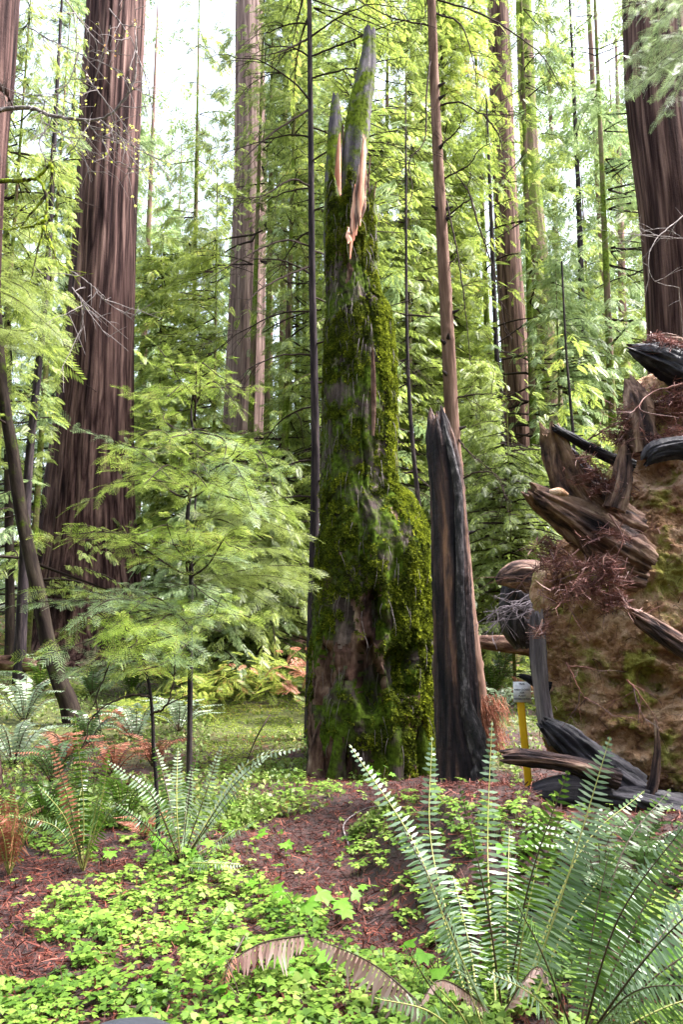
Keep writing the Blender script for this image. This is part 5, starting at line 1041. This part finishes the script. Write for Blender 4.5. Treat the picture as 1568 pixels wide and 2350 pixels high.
P = P[keep]; hgt = hgt[keep]; Pt = P.copy(); Pt[:, 2] += hgt; Pt[:, :2] += rg.normal(0, .01, (len(P), 2))
mb = MB(); up = nrm(np.array([0, -.12, 1.]) + rg.normal(0, .22, P.shape)); fw = rg.normal(0, 1, P.shape); fw[:, 2] *= .2
mb.stamp(L3[0], L3[1], mats_of(Pt, fw, up, rg.uniform(.026, .047, len(P)) * (.85 + .3 * (rg.random(len(P)) < .5))))
d = Pt - P; sd_ = np.tile(np.array([.0011, 0, 0]), (len(P), 1)); V = np.stack([P - sd_, P + sd_, Pt + sd_, Pt - sd_], 1).reshape(-1, 3)
mb.add(V, (np.arange(len(P)) * 4)[:, None] + np.arange(4), 1)
tag(mb.build('wood_sorrel', [M['clover'], M['rachis']], smooth=False), 'bright green three leaved sorrel carpeting the foreground floor', 'ground cover', kind='stuff')
# low cover on the far ground
n = 90000; yy = 7.0 + 20 * rg.random(n) ** 1.6; xx = rg.uniform(-.5, .5, n) * yy; zz = H(xx, yy); P = np.stack([xx, yy, zz], -1); dn = fbm(P * .8 + 2, 3); px_, py_, _ = project(P)
keep = (dn + rg.normal(0, .2, n) > -.1)
for poly in BARE: keep &= ~inpoly(px_, py_, poly)
keep &= rg.random(n) < 1 - .8 * inpoly(px_, py_, [(500, 1600), (700, 1590), (700, 1760), (470, 1750)])
P = P[keep]; P[:, 2] += rg.uniform(0, .16, len(P)) ** 1.2; mb = MB(); up = nrm(np.array([0, -.1, 1.]) + rg.normal(0, .5, P.shape))
mb.stamp(np.array([(-.4, 0, 0), (0, .45, .1), (1, 0, 0), (0, -.45, .1)]), [(0, 3, 2, 1)], mats_of(P, rg.normal(0, 1, P.shape), up, rg.uniform(.018, .055, len(P))))
tag(mb.build('low_ground_cover', M['cover'], smooth=False), 'low olive green plants covering the rising slope behind the sorrel', 'ground cover', kind='stuff')
rg = np.random.default_rng(71); n = 15000; yy = 12.5 + 20 * rg.random(n) ** 1.2; xx = rg.uniform(-.48, .48, n) * yy; zz = H(xx, yy); P = np.stack([xx, yy, zz], -1); dn = fbm(P * .45 + 12, 3)
top = np.clip(.25 + 1.5 * dn, .05, 1.3); P[:, 2] += rg.random(n) * top; px_, py_, _ = project(P); keep = (dn > -.2) & ~inpoly(px_, py_, [(480, 1600), (705, 1580), (705, 1800), (450, 1760)]); P = P[keep]; rs_ = fbm(P * .6 + 50, 3) > .06
for nm, sel, mm, lb, ct_ in (('undergrowth', ~rs_, 'conifer_gold', 'tangled yellow green undergrowth under the trees on the rising slope', 'undergrowth'), ('dead_bracken', rs_, 'fern_dead', 'rusty brown dead bracken patches among the undergrowth', 'undergrowth')):
    Q = P[sel]; mb = MB(); mb.stamp(FS[0], FS[1], mats_of(Q, rg.normal(0, 1, Q.shape) * np.array([1, 1, .4]), nrm(np.array([0, -.3, 1.]) + rg.normal(0, .35, Q.shape)), rg.uniform(.16, .38, len(Q))))
    tag(mb.build(nm, M[mm], smooth=False), lb, ct_, kind='stuff')
# moss clearing
n = 26000; yy = 8.2 + 7 * rg.random(n); xx = rg.uniform(-.32, .02, n) * yy; P = np.stack([xx, yy, H(xx, yy) + .004], -1); px_, py_, _ = project(P); k = inpoly(px_, py_, [(470, 1640), (560, 1600), (705, 1590), (705, 1800), (640, 1790), (450, 1760)]) & (fbm(P * 2, 3) > -.25); P = P[k]
mb = MB(); mb.stamp(TU[0], TU[1], mats_of(P, rg.normal(0, 1, P.shape), nrm(np.array([0, 0, 1.]) + rg.normal(0, .2, P.shape)), rg.uniform(.012, .03, len(P))))
tag(mb.build('ground_moss', M['conifer_gold'], smooth=False), 'yellow green moss in the clearing left of the mossy snag', 'moss', kind='stuff')
# redwood needle litter
n = 80000; yy = 2.9 + 9 * rg.random(n) ** 1.2; xx = rg.uniform(-.56, .56, n) * yy; P = np.stack([xx, yy, H(xx, yy) + .004 + rg.random(n) * .012], -1); px_, py_, _ = project(P)
k = np.zeros(n, bool)
for poly in BARE: k |= inpoly(px_, py_, poly)
k |= rg.random(n) < .5; P = P[k]; V, Fc = strips(P, rg.uniform(.03, .14, len(P)), rg.uniform(.003, .010, len(P)), rg)
V[:, 2] = np.maximum(V[:, 2], H(V[:, 0], V[:, 1]) + .002); mb = MB(); mb.add(V, Fc)
tag(mb.build('needle_litter', M['litter'], smooth=False), 'reddish brown redwood needles and twigs on the bare path', 'litter', kind='stuff')
# sticks
for q, (rows_, rr, lb) in enumerate([([(512, 2260), (560, 2225), (600, 2205)], .02, 'short thick brown stick half hidden in the clover at the bottom left'), ([(800, 1950), (790, 1900), (840, 1865), (900, 1858)], .006, 'pale curved twig on the needle bank of the path'), ([(470, 1970), (560, 2002), (700, 2010)], .006, 'thin dark twig lying across the needle path'), ([(560, 1640), (520, 1710), (470, 1790)], .007, 'thin leaning twig in the clearing right of the black sapling trunk')]):
    ps = np.array([gp(*c) + np.array([0, 0, rr + (.03 if q != 3 else .0)]) for c in rows_])
    if q == 3: ps = np.array([at(620, 1640, 8.3), at(590, 1690, 8.1), gp(560, 1760)]); 
    b = MB(); tube(b, ps, [rr] * (len(ps) - 1) + [rr * .5], 20, 8, furrow(.15, 2, 6)); o = b.build('fallen_stick', M['rot' if q == 0 else 'twig' if q != 1 else 'pale_twig']); tag(o, lb, 'stick')
# broad leaved seedlings
def palm():
    V = [(0, 0, 0)]; n = 15
    for k in range(n):
        a = -2.3 + 4.6 * k / (n - 1); r_ = 1.0 if k % 3 == 1 else (.72 if k % 3 else .62); V.append((r_ * math.cos(a) + .25, r_ * math.sin(a) * .85, -.12 * r_ * r_ + .05 * (k % 2)))
    return np.array(V), np.array([(0, k, k + 1) for k in range(1, n)])
PL = palm()
SD = [(642, 1962, .075, 4, 'lone palmate seedling standing on the needle path'), (690, 2110, .085, 8, 'bright leafy seedling cluster just above the withered frond'), (770, 2120, .07, 5, 'leafy seedling on the path side of the bright cluster'), (605, 2060, .06, 5, 'small seedling at the left lip of the path'), (430, 1990, .065, 6, 'bright leaves at the foot of the pale feathery fern'), (350, 1975, .065, 6, 'bright leaves left of the pale feathery fern foot'),
      (250, 1990, .06, 5, 'bright leaves at the foot of the mixed fern'), (830, 2090, .06, 3, 'upright two leaved seedling on the right bank of the path'), (690, 2260, .07, 6, 'seedling with a dark stem right of the drooping rusty frond tip'), (560, 2330, .06, 5, 'seedling at the bottom edge left of centre'), (460, 2175, .07, 4, 'shiny leaf pair in the clover left of the withered frond'), (880, 1800, .06, 5, 'leafy seedling at the right foot of the mossy snag'), (1010, 2260, .06, 5, 'seedling under the large fern on its left'), (1370, 2150, .08, 6, 'bright broad leaves inside the right fern thicket'), (1500, 2250, .08, 6, 'broad leaves in the bottom right corner'), (1180, 2000, .06, 5, 'bright leaves on the mound behind the large fern'), (1330, 1930, .07, 5, 'bright leaves in front of the dark gap under the roots'), (335, 1850, .06, 5, 'bright leaves beside the crooked stem foot'), (700, 1730, .05, 4, 'small bright leaves at the left foot of the mossy snag')]
for q, (px, py, sz, nl, lb) in enumerate(SD):
    p = gp(px, py); t = thing('broadleaf_seedling', lb, 'seedling', p); rg = np.random.default_rng(q + 500)
    for k in range(nl):
        az = rg.uniform(0, 6.28); h = rg.uniform(.06, .2); tip = p + np.array([math.cos(az) * h * .7, math.sin(az) * h * .7, h]); b = MB(); tube(b, [p, (p + tip) / 2 + np.array([0, 0, .02]), tip], [.003, .0025, .002], 6, 4, cap=False); stn = b.build('stem', M['rachis_dark'], t)
        b = MB(); b.stamp(PL[0], PL[1], mats_of(tip[None], np.array([[math.cos(az), math.sin(az), -.35]]), np.array([[rg.normal(0, .3), -.25 + rg.normal(0, .3), 1.]]), [sz * rg.uniform(.7, 1.2)])); b.build('leaf', M['seedling'], stn, smooth=False)
# rounded dark stone at the very bottom edge, stand-in for an unidentified dark shape
p = at(275, 2350, 2.6); pz = at(275, 2339, 2.6)
b = MB(); cx_, cy_, rz = p[0], 2.75, pz[2] - .09
nz_, sg_ = 24, 48; ph = np.linspace(0, np.pi / 2, nz_); th = np.linspace(0, 2 * np.pi, sg_, endpoint=False)
V = np.stack([cx_ + .33 * np.outer(np.sin(ph) ** .8, np.cos(th)), cy_ + .3 * np.outer(np.sin(ph) ** .8, np.sin(th)), -.1 + (rz + .1) * np.outer(np.cos(ph) ** .8, np.ones(sg_))], -1); V = V + .012 * fbm(V * 5, 3)[..., None]
i, j = np.meshgrid(np.arange(nz_ - 1), np.arange(sg_), indexing='ij'); a = i * sg_ + j; bb = i * sg_ + (j + 1) % sg_; b.add(V.reshape(-1, 3), np.stack([a, a + sg_, bb + sg_, bb], -1).reshape(-1, 4))
tag(b.build('dark_dome', flatmat('dark_grey_dome', (.035, .038, .05), .5)), 'smooth dark grey rounded stone peeking over the bottom edge at the left', 'dome')
print('faces', sum(len(o.data.polygons) for o in sc.objects if o.type == 'MESH'))
